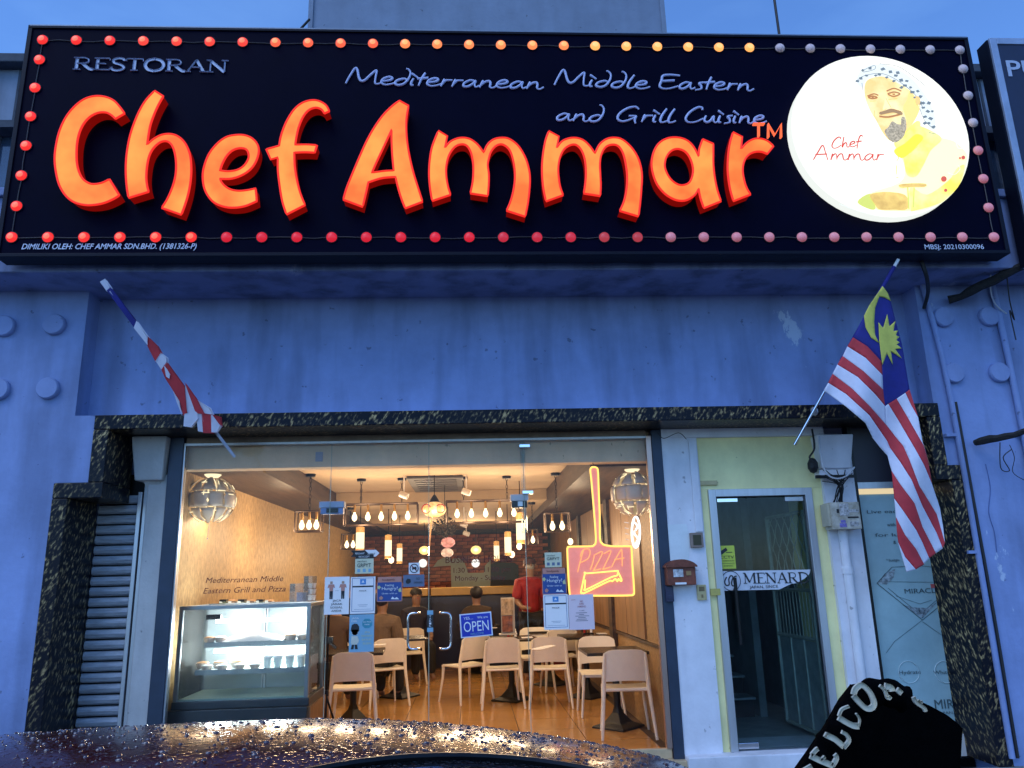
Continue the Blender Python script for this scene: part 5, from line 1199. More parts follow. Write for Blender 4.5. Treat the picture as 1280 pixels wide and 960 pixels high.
a = at(556, 659, 3.6); t = thing('hanging_basket', tuple(a), 'dark bushy dried basket hanging under the mosaic lantern', 'basket')
mb = MB()
for i in range(420):
    v = Vector((random.gauss(0, 1), random.gauss(0, 1), random.gauss(0, 1))).normalized()*random.uniform(.4, 1)**.6; p = a+Vector((v.x*.16, v.y*.16, v.z*.13))
    d = Vector((random.uniform(-1, 1), random.uniform(-1, 1), random.uniform(-1, 1)))*.022; e2 = Vector((random.uniform(-1, 1), random.uniform(-1, 1), random.uniform(-1, 1)))*.01
    mb.add([p-d, p+e2, p+d, p-e2], [(0, 1, 2, 3)])
tag(mb.build('dried_leaves', mat('dark_dried_leaves', (.035, .022, .014), .8, 0, .4, 30), t), kind='stuff')
MB().cyl(a, (a.x, 3.6, CZ), .005, 5).build('cord', blackm, t)
for (px, py, rp, c_, lb_) in ((560, 678, 8.5, (1, .35, .30), 'pink glass lantern under the dark hanging basket'), (559, 691, 7.5, (1, .72, .50), 'pale cream bowl lantern below the pink one')):
    a = at(px, py, 5.4); r = rp/958*11.5; t = thing('glass_lantern', tuple(a), lb_, 'lantern')
    g_ = mat('lantern_glass_%d' % py, (.4, .2, .15), .3); noise_em(g_, tuple(x*.35 for x in c_), c_, 1.0, 16)
    MB().ball(a, r, 16, .75).build('globe', g_, t, smooth=True); MB().cyl(a, (a.x, 5.4, 2.62), .005, 5).build('cord', blackm, t)
# ceiling cassette, spotlights, sensors
a, b = at(515, 598, 2.3), at(579, 611, 2.3)
za = CZ-.004; p0, p1, p2, p3 = atz(514, 597, za), atz(579, 594, za), atz(578, 610, za), atz(519, 613, za)
t = thing('ceiling_air_unit', tuple(p0), 'grey slatted air conditioner grille in the cream ceiling', 'air conditioner')
x0, x1, y0, y1 = min(p0.x, p3.x), max(p1.x, p2.x), min(p2.y, p3.y, p0.y, p1.y), max(p0.y, p1.y, p2.y, p3.y)
acm = mat('grey_air_unit', (.09, .09, .09), .5, 0, .1, 8)
MB().box((x0, y0, za-.03), (x1, y1, za)).build('casing', acm, t, bev=.01)
for i in range(6): yy = y0+(y1-y0)*(i+.7)/7; MB().box((x0+.08, yy, za-.036), (x1-.08, yy+.02, za-.0305)).build('slat', mat('dark_grey_slat', (.08, .08, .08), .5), t)
for (px, py, Y, lb_) in ((505, 619, 2.9, 'white ceiling spotlight left of the mosaic lantern'), (583, 615, 2.9, 'white ceiling spotlight right of the air unit'), (540, 663-4, 5.5, 'small white spotlight behind the basket, left'), (580, 656, 5.5, 'small white spotlight right of the basket'), (583, 667, 6.5, 'lower white spotlight right of the basket')):
    a = at(px, py, Y); zc = CZ if Y < 4.6 else 2.62; t = thing('spotlight', tuple(a), lb_, 'spotlight'); s_ = .045
    MB().tube([a+Vector((-s_, 0, s_*.4)), a+Vector((s_, -.02, -s_*.4))], s_*.8, 12).build('head', white, t, smooth=True); MB().cyl(a, (a.x, Y, zc), .01, 6).build('stem', white, t)
for (px0, py0, px1, py1, lb_) in ((399, 627, 430, 642, 'blue grey door closer box on the left side pane'), (638, 618, 661, 634, 'white topped door closer box left of the glass fin')):
    (p, q_) = fbox(px0, py0, px1, py1, .41, .50); t = thing('door_closer', tuple(p), lb_, 'door closer'); zm = (p[2]+q_[2])/2
    left = px0 < 500
    MB().box((p[0], .41, zm), q_).build('cover', mat('pale_blue_plastic', (.30, .38, .52), .4) if left else mat('pale_grey_plastic', (.52, .53, .55), .4), t, bev=.004)
    MB().box((p[0]+.01, .42, p[2]), (q_[0]-.01, .5, zm-.001)).build('base', mat('blue_plastic', (.12, .22, .48), .4) if left else blackm, t, bev=.004)
    MB().box((p[0]+.06, .408, p[2]+.01), (q_[0]-.05, .419, zm-.005)).build('lens', blackm if left else alu, t)

# ---------------- neon pizza paddle
def nq(x, y, Y=.52): return at(700+x/4.8, 560+y/4.8, Y)
npt = thing('neon_pizza_sign', tuple(nq(240, 880)), 'glowing neon pizza paddle sign with the word PIZZA and a slice', 'neon sign')
padm = mat('pink_lit_acrylic', (.5, .25, .22), .35, em=(.68, .15, .12), es=.72); neon = glow('orange_yellow_neon', (1, .62, .13), 1.7); neon2 = glow('yellow_neon', (1, .78, .16), 1.7); neonp = glow('peach_neon', (1, .40, .14), 1.35)
outl = [(200,114),(218,118),(228,140),(232,250),(238,400),(240,540),(252,572),(275,584),(330,590),(410,590),(428,600),(434,700),(445,860),(438,878),(425,884),(300,886),(120,886),(70,886),(58,870),(50,760),(44,620),(46,600),(60,592),(180,590),(205,582),(215,560),(212,480),(200,330),(188,190),(182,135),(188,118)]
P = cat([nq(x, y) for x, y in outl], 4, True)
MB().slab([p+Vector((0, .012, 0)) for p in P], [], (0, 1, 0), .012).build('backing_board', padm, npt)
MB().tube(P, .0075, 8, closed=True).build('outline_tube', neon, npt, smooth=True)
for l, r, mm in (([(105,745),(118,690),(140,612)], .0042, neonp), ([(120,650),(135,615),(165,605),(180,625),(165,665),(115,690)], .0042, neonp), ([(205,640),(195,690),(180,730)], .0042, neonp), ([(210,640),(255,625),(205,725),(200,735),(245,725)], .0042, neonp),
                 ([(262,635),(305,618),(262,715),(255,728),(300,715)], .0042, neonp), ([(308,715),(330,670),(362,615),(370,620),(372,710)], .0042, neonp), ([(325,670),(385,660)], .0042, neonp),
                 ([(150,745),(160,752),(335,738),(345,742),(368,790),(362,798),(350,785),(342,800),(330,785),(312,800),(290,800),(150,868),(135,868),(125,862),(150,745)], .0065, neon2), ([(345,742),(340,765),(300,778),(155,850),(148,840),(150,790)], .0065, neon2)):
    MB().tube(cat([nq(x, y)-Vector((0, .012, 0)) for x, y in l], 4), r, 6).build('letter_tube' if mm is neonp else 'slice_tube', mm, npt, smooth=True)
MB().tube(cat([nq(200, 114), nq(200, 98), nq(190, 80), nq(188, 70)], 3), .003, 5).build('hanging_wire', blackm, npt)
lamp('neon_light', nq(240, 720, .75), 2.5, (1, .5, .25), npt, .15)
# bright oval reflection in the corner, built from glowing tubes
t = thing('oval_reflection', tuple(nq(455, 500, 1.1)), 'blurred white oval reflection built of glowing tubes in the right corner above the paddle', 'neon sign'); wn = glow('oval_glow', (.92, .97, 1), 2.0)
MB().tube([nq(455+24*math.cos(q_), 505+92*math.sin(q_), 1.1) for q_ in [i*2*math.pi/30 for i in range(30)]], .010, 6, closed=True).build('oval_tube', wn, t, smooth=True)
MB().tube(cat([nq(440, 440, 1.1), nq(465, 470, 1.1), nq(445, 510, 1.1), nq(468, 545, 1.1), nq(450, 580, 1.1)], 4), .009, 6).build('inner_tube', wn, t, smooth=True)
for k in range(4): MB().tube([nq(385+k*3, 445+k*34, 1.1), nq(412, 450+k*34, 1.1)], .004, 5).build('ray_tube', glow('dim_ray_glow', (.8, .75, .8), .6), t)

# ---------------- stickers and posters on the glass
YG = .394
def sticker(px0, py0, px1, py1, name, label, category, bg, items, Y=YG, rot=0):
    """items: ('r',x0,y0,x1,y1,mat) boxes, ('t',text,x,y,h,w,mat,[shear]) text, ('p',[(x,y)..],mat) shapes; all in the sheet's own 0..1 frame, y down"""
    xa, xb_ = at((px0+px0)/2, (py0+py1)/2, Y).x, at(px1, (py0+py1)/2, Y).x; z1, z0 = at((px0+px1)/2, py0, Y).z, at((px0+px1)/2, py1, Y).z
    W, H = xb_-xa, z1-z0; t = thing(name, (xa+W/2, Y, z0), label, category)
    MB().box((xa, Y-.001, z0), (xb_, Y+.001, z1)).build('sheet', bg, t)
    for it in items:
        if it[0] == 'r': _, x0, y0, x1, y1, mm = it; MB().box((xa+W*x0, Y-.0022, z1-H*y1), (xa+W*x1, Y-.0012, z1-H*y0)).build('printed_block', mm, t)
        elif it[0] == 'p': MB().slab([(xa+W*x, Y-.0034, z1-H*y) for x, y in it[1]], [], (0, 1, 0), .0008).build('printed_shape', it[2], t)
        elif it[0] == 't':
            _, s, x, y, h, wd, mm = it[:7]; mb = text_mesh(s, 0, 0, H*h/.72, 0, W*wd if wd else None)
            mb.v = [Vector((xa+W*x+v.x, Y-.0045+v.y*.25, z1-H*y+v.z)) for v in mb.v]; mb.build('printed_text', mm, t)
    if rot:
        t.rotation_euler = (0, rot, 0)
    return t
lilac = mat('lilac_white_paper', (.88, .83, .80), .5, 0, .03, 5); creamp = mat('cream_paper', (.66, .64, .44), .5, 0, .03, 5); salmon = mat('salmon_print', (.55, .24, .18), .5, 0, .03, 5)
bluep = mat('deep_blue_print', (.025, .07, .26), .5, 0, .05, 5); skyp = mat('sky_blue_print', (.22, .42, .55), .5, 0, .05, 5); greyb = mat('slate_blue_sticker', (.13, .17, .26), .5); pinkp = mat('pink_lilac_paper', (.80, .62, .64), .5, 0, .05, 3)
skinp = mat('printed_skin', (.5, .3, .2), .5); tealp = mat('teal_print', (.05, .28, .36), .5); yelp = mat('pale_yellow_print', (.55, .55, .28), .5)
def fig(x, y, s, top, bot): return [('p', [(x-.05*s, y-.02), (x+.05*s, y-.02), (x+.05*s, y+.05), (x-.05*s, y+.05)], skinp), ('p', [(x-.11*s, y+.06), (x+.11*s, y+.06), (x+.15*s, y+.16), (x+.08*s, y+.14), (x+.07*s, y+.24), (x-.07*s, y+.24), (x-.08*s, y+.14), (x-.15*s, y+.16)], top), ('p', [(x-.07*s, y+.24), (x+.07*s, y+.24), (x+.06*s, y+.45), (x+.01, y+.45), (x, y+.28), (x-.01, y+.45), (x-.06*s, y+.45)], bot)]
sticker(405.5, 721, 436.5, 768, 'distancing_poster', 'white poster with two small figures reading JACA JARAK SOSIAL ANDA', 'poster', lilac,
        fig(.27, .14, 1, salmon, ink)+fig(.74, .14, 1, salmon, ink)+[('r', .42, .37, .58, .375, ink), ('t', 'JACA', .34, .66, .055, .34, ink), ('t', 'JARAK', .28, .75, .055, .46, ink), ('t', 'SOSIAL', .25, .84, .055, .50, ink), ('t', 'ANDA', .30, .93, .055, .40, ink)])
def qrposter(a, label):
    return sticker(*a, 'check_in_poster', label, 'poster', lilac, [('r', .06, .03, .94, .04, bluep), ('r', .06, .93, .94, .94, bluep), ('r', .06, .04, .075, .93, bluep), ('r', .925, .04, .94, .93, bluep), ('r', .38, .06, .62, .21, mat('app_blue', (.08, .28, .62), .4)), ('p', [(.44, .16), (.50, .09), (.56, .16)], white), ('r', .08, .245, .92, .285, ink),
                   ('t', 'MASUK', .35, .40, .04, .3, ink), ('r', .3, .76, .7, .768, greyb), ('r', .36, .80, .66, .806, greyb), ('r', .15, .88, .85, .886, greyb)])
qrposter((438, 721, 469, 767), 'white framed check-in poster with a blue icon, left of the doors')
qrposter((679.5, 743, 710.5, 787), 'white framed check-in poster with a blue icon, under the right blue hungry poster')
sticker(436.5, 768, 467.5, 815, 'mask_poster', 'sky blue poster with a masked figure in a white coat', 'poster', skyp,
        [('p', [(.52,.2),(.62,.12),(.80,.12),(.92,.2),(.92,.3),(.80,.37),(.62,.37),(.52,.3)], tealp), ('t', 'SILA PAKAI', .55, .22, .035, .34, white), ('t', 'MASK', .62, .29, .035, .2, white), ('t', 'JAGA', .08, .12, .05, .3, white), ('t', 'DIRI', .08, .2, .05, .22, white),
         ('p', [(.06,.42),(.10,.28),(.20,.24),(.32,.25),(.40,.33),(.40,.44),(.36,.46),(.10,.46)], ink), ('p', [(.10,.40),(.36,.40),(.36,.50),(.28,.55),(.18,.55),(.10,.50)], mat('printed_face_pale', (.6, .55, .5), .5)), ('p', [(.11,.46),(.35,.46),(.33,.54),(.22,.56),(.13,.54)], white),
         ('p', [(.10,.57),(.34,.57),(.40,.70),(.36,.78),(.34,.74),(.34,.80),(.10,.80),(.08,.74)], mat('printed_coat', (.6, .6, .5), .5)), ('p', [(.12,.80),(.21,.80),(.19,.92),(.08,.92)], ink), ('p', [(.23,.80),(.33,.80),(.36,.92),(.25,.92)], ink),
         ('t', 'JIKA', .62, .50, .05, .22, yelp), ('t', 'TERDAPAT', .47, .60, .05, .48, yelp), ('t', 'BATUK', .52, .70, .05, .38, yelp), ('t', 'SELSEMA', .55, .80, .05, .36, yelp)])
def hungry(a, label):
    return sticker(*a, 'delivery_poster', label, 'poster', bluep, [('r', 0, 0, 1, .22, salmon), ('t', 'foodpanda', .2, .15, .08, .5, maroon), ('t', 'Feeling', .33, .38, .09, .34, white), ('t', 'Hungry?', .2, .53, .13, .62, white), ('t', 'Order with us', .2, .70, .06, .6, white), ('r', .0, 0, .03, 1, salmon), ('r', .97, 0, 1, 1, salmon), ('r', 0, .97, 1, 1, salmon),
                   ('p', [(.02,.38),(.10,.34),(.16,.42),(.10,.50),(.03,.46)], yelp), ('p', [(.84,.52),(.93,.44),(.97,.62),(.86,.62)], yelp), ('p', [(.10,.82),(.18,.76),(.26,.84),(.20,.92),(.11,.9)], salmon), ('p', [(.55,.90),(.62,.80),(.70,.88),(.78,.82),(.88,.92)], white)])
hungry((471, 721, 503, 752), 'blue Feeling Hungry delivery poster left of the door handles')
hungry((677.5, 710, 708, 743), 'blue Feeling Hungry delivery poster beside the neon paddle')
sticker(444, 693, 467, 717, 'card_sticker', 'small cream card with black header left of the doors', 'sticker', creamp, [('r', 0, 0, 1, .22, ink), ('t', 'WE ACCEPT', .18, .17, .1, .6, white), ('t', 'merchant', .12, .40, .1, .5, ink), ('t', 'GRPYT', .12, .66, .2, .74, ink), ('r', .12, .75, .28, .92, skyp), ('r', .42, .75, .58, .92, skyp), ('r', .72, .75, .88, .92, skyp)])
sticker(681, 690.5, 702, 709, 'card_sticker', 'small cream card above the right blue hungry poster', 'sticker', creamp, [('t', 'merchant', .12, .25, .1, .5, ink), ('t', 'GRPYT', .12, .52, .2, .74, ink), ('r', .12, .68, .28, .88, greyb), ('r', .42, .68, .58, .88, greyb), ('r', .72, .68, .88, .88, greyb)])
t = sticker(446, 687.5, 470, 696, 'arrow_sticker', 'black and pale arrow shaped sticker above the cream card', 'sticker', lilac, [('p', [(-.32,.02),(.42,.02),(.60,.5),(.42,.98),(-.32,.98),(-.16,.5)], ink), ('t', 'MERCHANT', -.08, .62, .28, .48, white), ('t', 'GRPYT', .60, .80, .35, .36, ink), ('p', [(1.0,.0),(1.18,.5),(1.0,1.0)], lilac)])
sticker(511, 703.5, 524.5, 717.5, 'no_animals_sticker', 'square white sticker with a crossed circle, no animals', 'sticker', white, [('p', [(.3,.4),(.7,.35),(.72,.55),(.66,.72),(.6,.56),(.42,.58),(.36,.7),(.32,.56)], ink)]+[('p', [(.5+.42*math.cos(q_), .5+.42*math.sin(q_)), (.5+.42*math.cos(q_+.5), .5+.42*math.sin(q_+.5)), (.5+.34*math.cos(q_+.5), .5+.34*math.sin(q_+.5)), (.5+.34*math.cos(q_), .5+.34*math.sin(q_))], ink) for q_ in [i*math.pi/6 for i in range(12)]]+[('p', [(.22,.26),(.27,.2),(.79,.74),(.73,.79)], redink)])
sticker(504, 718.5, 530.5, 733.5, 'no_smoking_sticker', 'slate blue rectangular no smoking sticker under the no animals one', 'sticker', greyb, [('p', [(.12,.5),(.2,.3),(.34,.35),(.36,.6),(.24,.75),(.14,.68)], ink), ('t', 'NO', .62, .42, .2, .16, ink), ('t', 'SMOKING', .5, .72, .16, .4, ink)])
sticker(711, 743, 742.5, 787, 'hiring_poster', 'pinkish paper reading WE ARE HIRING tucked under the neon paddle', 'poster', pinkp, [('t', 'WE', .45, .22, .05, .12, redink), ('t', 'ARE', .42, .29, .05, .18, redink), ('t', 'HIRING', .36, .37, .05, .32, redink), ('t', 'Join', .12, .16, .03, .16, redink), ('t', 'CHEF', .42, .47, .025, .2, ink)]+[('r', x0, .52+.045*i, x1, .532+.045*i, ink) for i, (x0, x1) in enumerate(((.28,.72),(.4,.6),(.25,.8),(.36,.66),(.3,.7),(.26,.74)))])
t = sticker(576, 766, 616, 796, 'open_sign', 'tilted blue and white sign reading YES We are OPEN WELCOME', 'open sign', mat('white_plastic_sign', (.72, .74, .82), .35), [('r', .04, .05, .96, .95, mat('royal_blue_print', (.015, .035, .42), .35)), ('t', 'YES....', .12, .25, .12, .3, white), ('t', 'We are', .55, .25, .11, .33, white), ('t', 'OPEN', .11, .76, .44, .78, white), ('t', 'WELCOME', .30, .91, .09, .42, skyp)], Y=.380)
t.rotation_euler = (0, R(-3.5), 0)
sticker(534, 763, 541.5, 790, 'pull_sticker', 'narrow black TARIK pull sticker on the door edge between the handles', 'sticker', ink, [('r', 0, 0, 1, .2, skyp), ('r', 0, .8, 1, 1, skyp)]+[('t', ch_, .33, .32+.11*i, .09, .35, white) for i, ch_ in enumerate('TARIK')], Y=.389)
def vinyl_line(s, px0, py, px1, h, m_, label, cat_='lettering', shear=0, Y=YG):
    a, b = at(px0, py, Y), at(px1, py, Y); o = text_mesh(s, a.x, a.z, h, Y, b.x-a.x, shear=shear).build('window_lettering', m_); tag(o, label, cat_)
vinyl_line('Mediterranean Middle', 257, 729, 354, .062, maroon, 'maroon window lettering reading Mediterranean Middle', shear=.25)
vinyl_line('Eastern Grill and Pizza', 254, 742, 357, .062, maroon, 'maroon window lettering reading Eastern Grill and Pizza', shear=.25)
vinyl_line('BUSINESS HOURS', 557, 704, 640, .075, maroon, 'dark red window lettering reading BUSINESS HOURS')
vinyl_line('1:30 am - 11:00 pm', 567, 716, 638, .055, maroon, 'dark red window lettering with the opening times')
vinyl_line('Monday - Sunday', 569, 726, 632, .055, maroon, 'dark red window lettering reading Monday - Sunday')
# stickers on the stair door
YDr = .404
limep = mat('lime_yellow_sticker', (.50, .58, .06), .45)
sticker(897, 682, 919, 711, 'camera_warning_sticker', 'lime yellow CCTV warning sticker on the dark door', 'sticker', limep, [('p', [(.14,.26),(.52,.08),(.60,.2),(.22,.40)], ink), ('r', .5, .28, .85, .31, ink), ('t', 'CCTV', .12, .56, .13, .8, ink), ('t', 'IN OPERATION', .1, .68, .05, .8, ink), ('r', .08, .76, .92, .775, ink), ('t', 'WARNING', .3, .9, .06, .5, ink)], Y=YDr)
t = thing('menard_sticker', tuple(at(950, 740, YDr)), 'torn white MENARD sticker band across the dark door', 'sticker band')
mq = lambda x, y, o=0: at(860+x/5.335, 590+y/5.335, YDr-o)
MB().slab([mq(203, 662), mq(520, 656), mq(818, 650), mq(808, 682), mq(775, 712), mq(722, 742), mq(690, 745), mq(610, 783), mq(400, 788), mq(210, 793)], [], (0, 1, 0), .001).build('sheet', mat('white_vinyl', (.62, .64, .70), .45), t)
for mb in stroke_text('MENARD', SER, mq(370, 742, .003), mq(812, 738, .003), .115, .014, .001, serif=True): mb.build('serif_letter', ink, t)
a, b = mq(410, 777), mq(600, 775); text_mesh('JAPAN, SINCE', a.x, a.z, .032, YDr-.002, b.x-a.x).build('small_line', ink, t)
c_ = mq(288, 726, .003); MB().tube([(c_.x+.078*math.cos(q_), c_.y, c_.z+.078*math.sin(q_)) for q_ in [i*.2618 for i in range(24)]], .0025, 4, closed=True).build('logo_ring', ink, t)
for l in ([(258,700),(245,730),(255,755),(275,750),(272,715),(285,690)], [(285,690),(300,700),(290,740),(300,760),(315,745),(310,700),(325,695)]): MB().ribbon(cat([mq(x, y, .003) for x, y in l], 4), .010, (0, 1, 0), .001).build('logo_mark', ink, t)
for i, ch_ in enumerate('PULL'): a = mq(214, 694+i*27); text_mesh(ch_, a.x, a.z, .040, YDr-.003, .026, bold=.02).build('pull_letter', ink, t)

# ---------------- cake display case
case = thing('cake_display_case', tuple(at(300, 880, .8)), 'glass fronted cake display case with lit shelves at the left window', 'display case')
Yf = .62; dq = lambda x, y, Y=Yf: at(220+x/5.645, 740+y/5.645, Y)
lx, rx_ = dq(15, 500).x, dq(930, 400).x; z1 = dq(400, 118).z; z0 = dq(400, 762).z; Ybk = 1.25
csm = mat('case_steel', (.30, .34, .36), .3, .7, .06, 8); casedk = mat('case_dark_base', (.045, .055, .06), .35, .2, .1, 6)
topz = z1; r_ = .016
MB().box((lx-.02, Yf-.03, z0-.06), (rx_+.03, Ybk, z0-.0)).box((lx-.06, Yf-.05, FZ), (rx_+.02, Ybk, z0-.061)).build('base', casedk, case, bev=.006)
MB().box((rx_+.021, Yf-.02, FZ), (rx_+.04, Ybk+.2, z0-.07)).build('side_panel', panelw, case)
fr_ = MB()
for (x, y) in ((lx, Yf), (rx_, Yf), (lx, Ybk), (rx_, Ybk)): fr_.box((x-r_, y-r_, z0), (x+r_, y+r_, topz))
fr_.box((lx-r_, Yf-r_, topz-.001), (rx_+r_, Yf+r_, topz+.03)).box((lx-r_, Ybk-r_, topz-.001), (rx_+r_, Ybk+r_, topz+.03)).box((lx-r_, Yf+r_, topz), (lx+r_, Ybk-r_, topz+.028)).box((rx_-r_, Yf+r_, topz), (rx_+r_, Ybk-r_, topz+.028))
fr_.build('frame', csm, case, bev=.003)
MB().box((lx+r_, Yf-.004, z0+.005), (rx_-r_, Yf+.002, topz-.002)).build('front_glass', casegl, case)
MB().box((rx_-.003, Yf+r_, z0+.005), (rx_+.003, Ybk-r_, topz-.002)).build('side_glass', casegl, case)
MB().box((lx-.003, Yf+r_, z0+.005), (lx+.003, Ybk-r_, topz-.002)).build('side_glass', casegl, case)
MB().box((lx+r_, Ybk-.02, z0+.01), (rx_-r_, Ybk-.014, topz)).build('back_panel', mat('case_back', (.34, .40, .42), .3, .2, .05, 4), case)
for xx in (.5, .52): MB().box((lx+(rx_-lx)*xx, Ybk-.04, z0+.01), (lx+(rx_-lx)*xx+.012, Ybk-.021, topz)).build('back_mullion', alu, case)
MB().box((lx+r_, Yf+.01, z0), (rx_-r_, Ybk-.03, z0+.012)).build('case_floor', mat('pale_green_case_floor', (.34, .44, .36), .3, .1, .1, 5), case)
led = glow('white_led_tube', (.88, .97, 1), 7); shm_ = mat('glass_shelf', (.40, .48, .50), .15, .1, .05, 6)
shelves = []
for (yf_, yl, dpt, inset) in ((352, 200, .98, .15), (545, 410, .82, .10)):
    Yc = Yf+.08 if yf_ > 400 else Yf+.16
    zs = dq(500, yf_, Yc).z; x0 = lx+.05+inset*.6; x1 = rx_-.03
    s_ = MB().box((x0, Yc, zs-.018), (x1, Ybk-.05, zs)).build('shelf', shm_, case, bev=.003)
    MB().box((x0, Yc-.006, zs-.035), (x1, Yc, zs+.004)).build('shelf_lip', csm, s_)
    shelves.append((x0, x1, Yc, zs))
for yl in (200, 410):
    zl = dq(560, yl, 1.0).z
    MB().box((lx+.16, .98, zl-.012), (rx_-.03, 1.01, zl+.018)).build('led_tube', led, case)
    lamp('shelf_light', ((lx+rx_)/2-.25, .95, zl-.02), 10, (.92, .97, 1), case, .1); lamp('shelf_light', ((lx+rx_)/2+.25, .95, zl-.02), 10, (.92, .97, 1), case, .1)
lamp('shelf_light', ((lx+rx_)/2, .9, z0+.25), 4.0, (.8, .95, .9), case, .1)
MB().box((lx+.12, .85, topz-.09), (lx+.24, .90, topz-.05)).build('thermostat', blackm, case)
warm = warm
cup = mat('pale_cup', (.62, .70, .68), .4, 0, .05, 8); tart = mat('baked_tart', (.40, .20, .08), .7, 0, .3, 40, .3, 80); creamy = mat('cream_cake', (.82, .80, .76), .6, 0, .04, 20, .3, 60); foil = mat('foil_case', (.45, .38, .34), .4, .2)
x0, x1, Yc, zs = shelves[1]
def tartlet(x, y, z, r, h, top, lb_):
    t = thing('cake', (x, y, z), lb_, 'cake', 'cakes and cups on the display case shelves')
    MB().lathe((x, y, z), [(r*.75, 0), (r, h), (r*.95, h)], 14).build('case', foil, t, smooth=False); MB().lathe((x, y, z), [(r*.9, h*.9), (r*.8, h*1.2), (.001, h*1.35)], 14).build('filling', top, t, smooth=True)
L_ = 'round pale tartlet on the lower shelf of the display case'
for i, px in enumerate((218, 326, 448, 555)): p = dq(px, 500, Yc+.05); tartlet(p.x, Yc+.06, zs+.001, .048, .03, creamy, ['pale tartlet nearest the left end of the lower shelf', 'second pale tartlet from the left on the lower shelf', 'third pale tartlet from the left on the lower shelf', 'pale tartlet just left of the cups on the lower shelf'][i])
for i, px in enumerate((190, 310, 430)): p = dq(px, 470, Yc+.2); tartlet(p.x, Yc+.20, zs+.001, .055, .04, tart, ['baked brown tart behind the leftmost pale tartlet', 'baked brown tart in the middle of the back row, lower shelf', 'baked brown tart near the cups in the back row'][i])
for i, px in enumerate((643, 715, 800, 880)):
    p = dq(px, 480, Yc+.05); t = thing('cup', (p.x, Yc+.07, zs), ['leftmost pale cup with lid on the lower shelf', 'second lidded cup from the left on the lower shelf', 'third lidded cup from the left on the lower shelf', 'rightmost lidded cup on the lower shelf'][i], 'cup', 'cakes and cups on the display case shelves')
    MB().lathe((p.x, Yc+.07, zs+.001), [(.026, 0), (.036, .075)], 14).build('beaker', cup, t, smooth=False); MB().lathe((p.x, Yc+.07, zs+.078), [(.041, 0), (.041, .012), (.02, .02)], 14).build('lid', white, t)
x0, x1, Yc, zs = shelves[0]
for i, (px, r, mm, lb_) in enumerate(((228, .05, tart, 'brown tart at the left end of the upper shelf'), (305, .05, creamy, 'pale tart second from the left on the upper shelf'), (800, .055, tart, 'brown tart right of the white cake on the upper shelf'), (885, .05, creamy, 'pale tart at the right end of the upper shelf'))):
    p = dq(px, 320, Yc+.06); tartlet(p.x, Yc+.10, zs+.001, r, .035, mm, lb_)
p0, p1 = dq(335, 330, Yc+.1), dq(770, 330, Yc+.1); t = thing('cake', ((p0.x+p1.x)/2, Yc+.15, zs), 'long white frosted cake across the middle of the upper shelf', 'cake')
n = 22; mb = MB(); nn_ = 8
for i in range(n+1):
    u = i/n; x = p0.x+(p1.x-p0.x)*u; h = .055*(1-.25*math.sin(u*9))*min(1, (u*6+.15), ((1-u)*5+.2))
    for j in range(nn_+1): q_ = math.pi*j/nn_; mb.v.append(Vector((x, Yc+.15-.10*math.cos(q_), zs+.001+h*math.sin(q_)+.003*math.sin(i*2.3+j))))
mb.f = [(i*(nn_+1)+j, i*(nn_+1)+j+1, (i+1)*(nn_+1)+j+1, (i+1)*(nn_+1)+j) for i in range(n) for j in range(nn_)]
mb.build('frosting', creamy, t, smooth=True)
# things on and beside the case
for i in range(6):
    a, b = dq(322+i*64, 110, 1.15), dq(322+i*64+56, 50, 1.15)
    t = thing('jar', ((a.x+b.x)/2, 1.1, topz+.03), ['first', 'second', 'third', 'fourth', 'fifth', 'sixth'][i]+' small square jar from the left on top of the display case', 'jar', 'small jars on top of the display case')
    MB().box((a.x, 1.06, topz+.031), (b.x, 1.14, b.z-.015)).build('body', [mat('dark_olive_jar', (.05, .05, .02), .3, 0, .5, 20), mat('brown_jar', (.10, .06, .03), .3, 0, .5, 20)][i % 2], t, bev=.006)
    MB().box((a.x+.005, 1.055, topz+.05), (a.x+.03, 1.0595, b.z-.03)).build('label', mat('jar_label', (.4, .38, .3), .5), t)
    MB().box((a.x+.004, 1.064, b.z-.0149), (b.x-.004, 1.136, b.z)).build('lid', brn if i % 2 else blackm, t)
a, b = at(363, 758, 1.0), at(392, 720, 1.0); t = thing('clear_box', ((a.x+b.x)/2, 1.0, topz+.03), 'clear acrylic box of cups on the right end of the display case', 'acrylic box')
MB().box((a.x, .95, topz+.031), (a.x+(b.x-a.x)*.6, 1.15, b.z-.06)).build('box', glass_mat('acrylic', (.8, .82, .82), .05, 1.5, .12), t); MB().box((a.x+(b.x-a.x)*.62, .95, topz+.031), (b.x, 1.15, b.z)).build('box', MATS['acrylic'], t)
MB().box((a.x+.05, 1.0, topz+.033), (a.x+.13, 1.1, topz+.11)).build('contents', mat('blue_grey_contents', (.12, .14, .25), .5), t)
for i in range(3): MB().lathe((a.x+.17, 1.05, topz+.04+i*.05), [(.03, 0), (.038, .045)], 12).build('paper_cup', white, t)

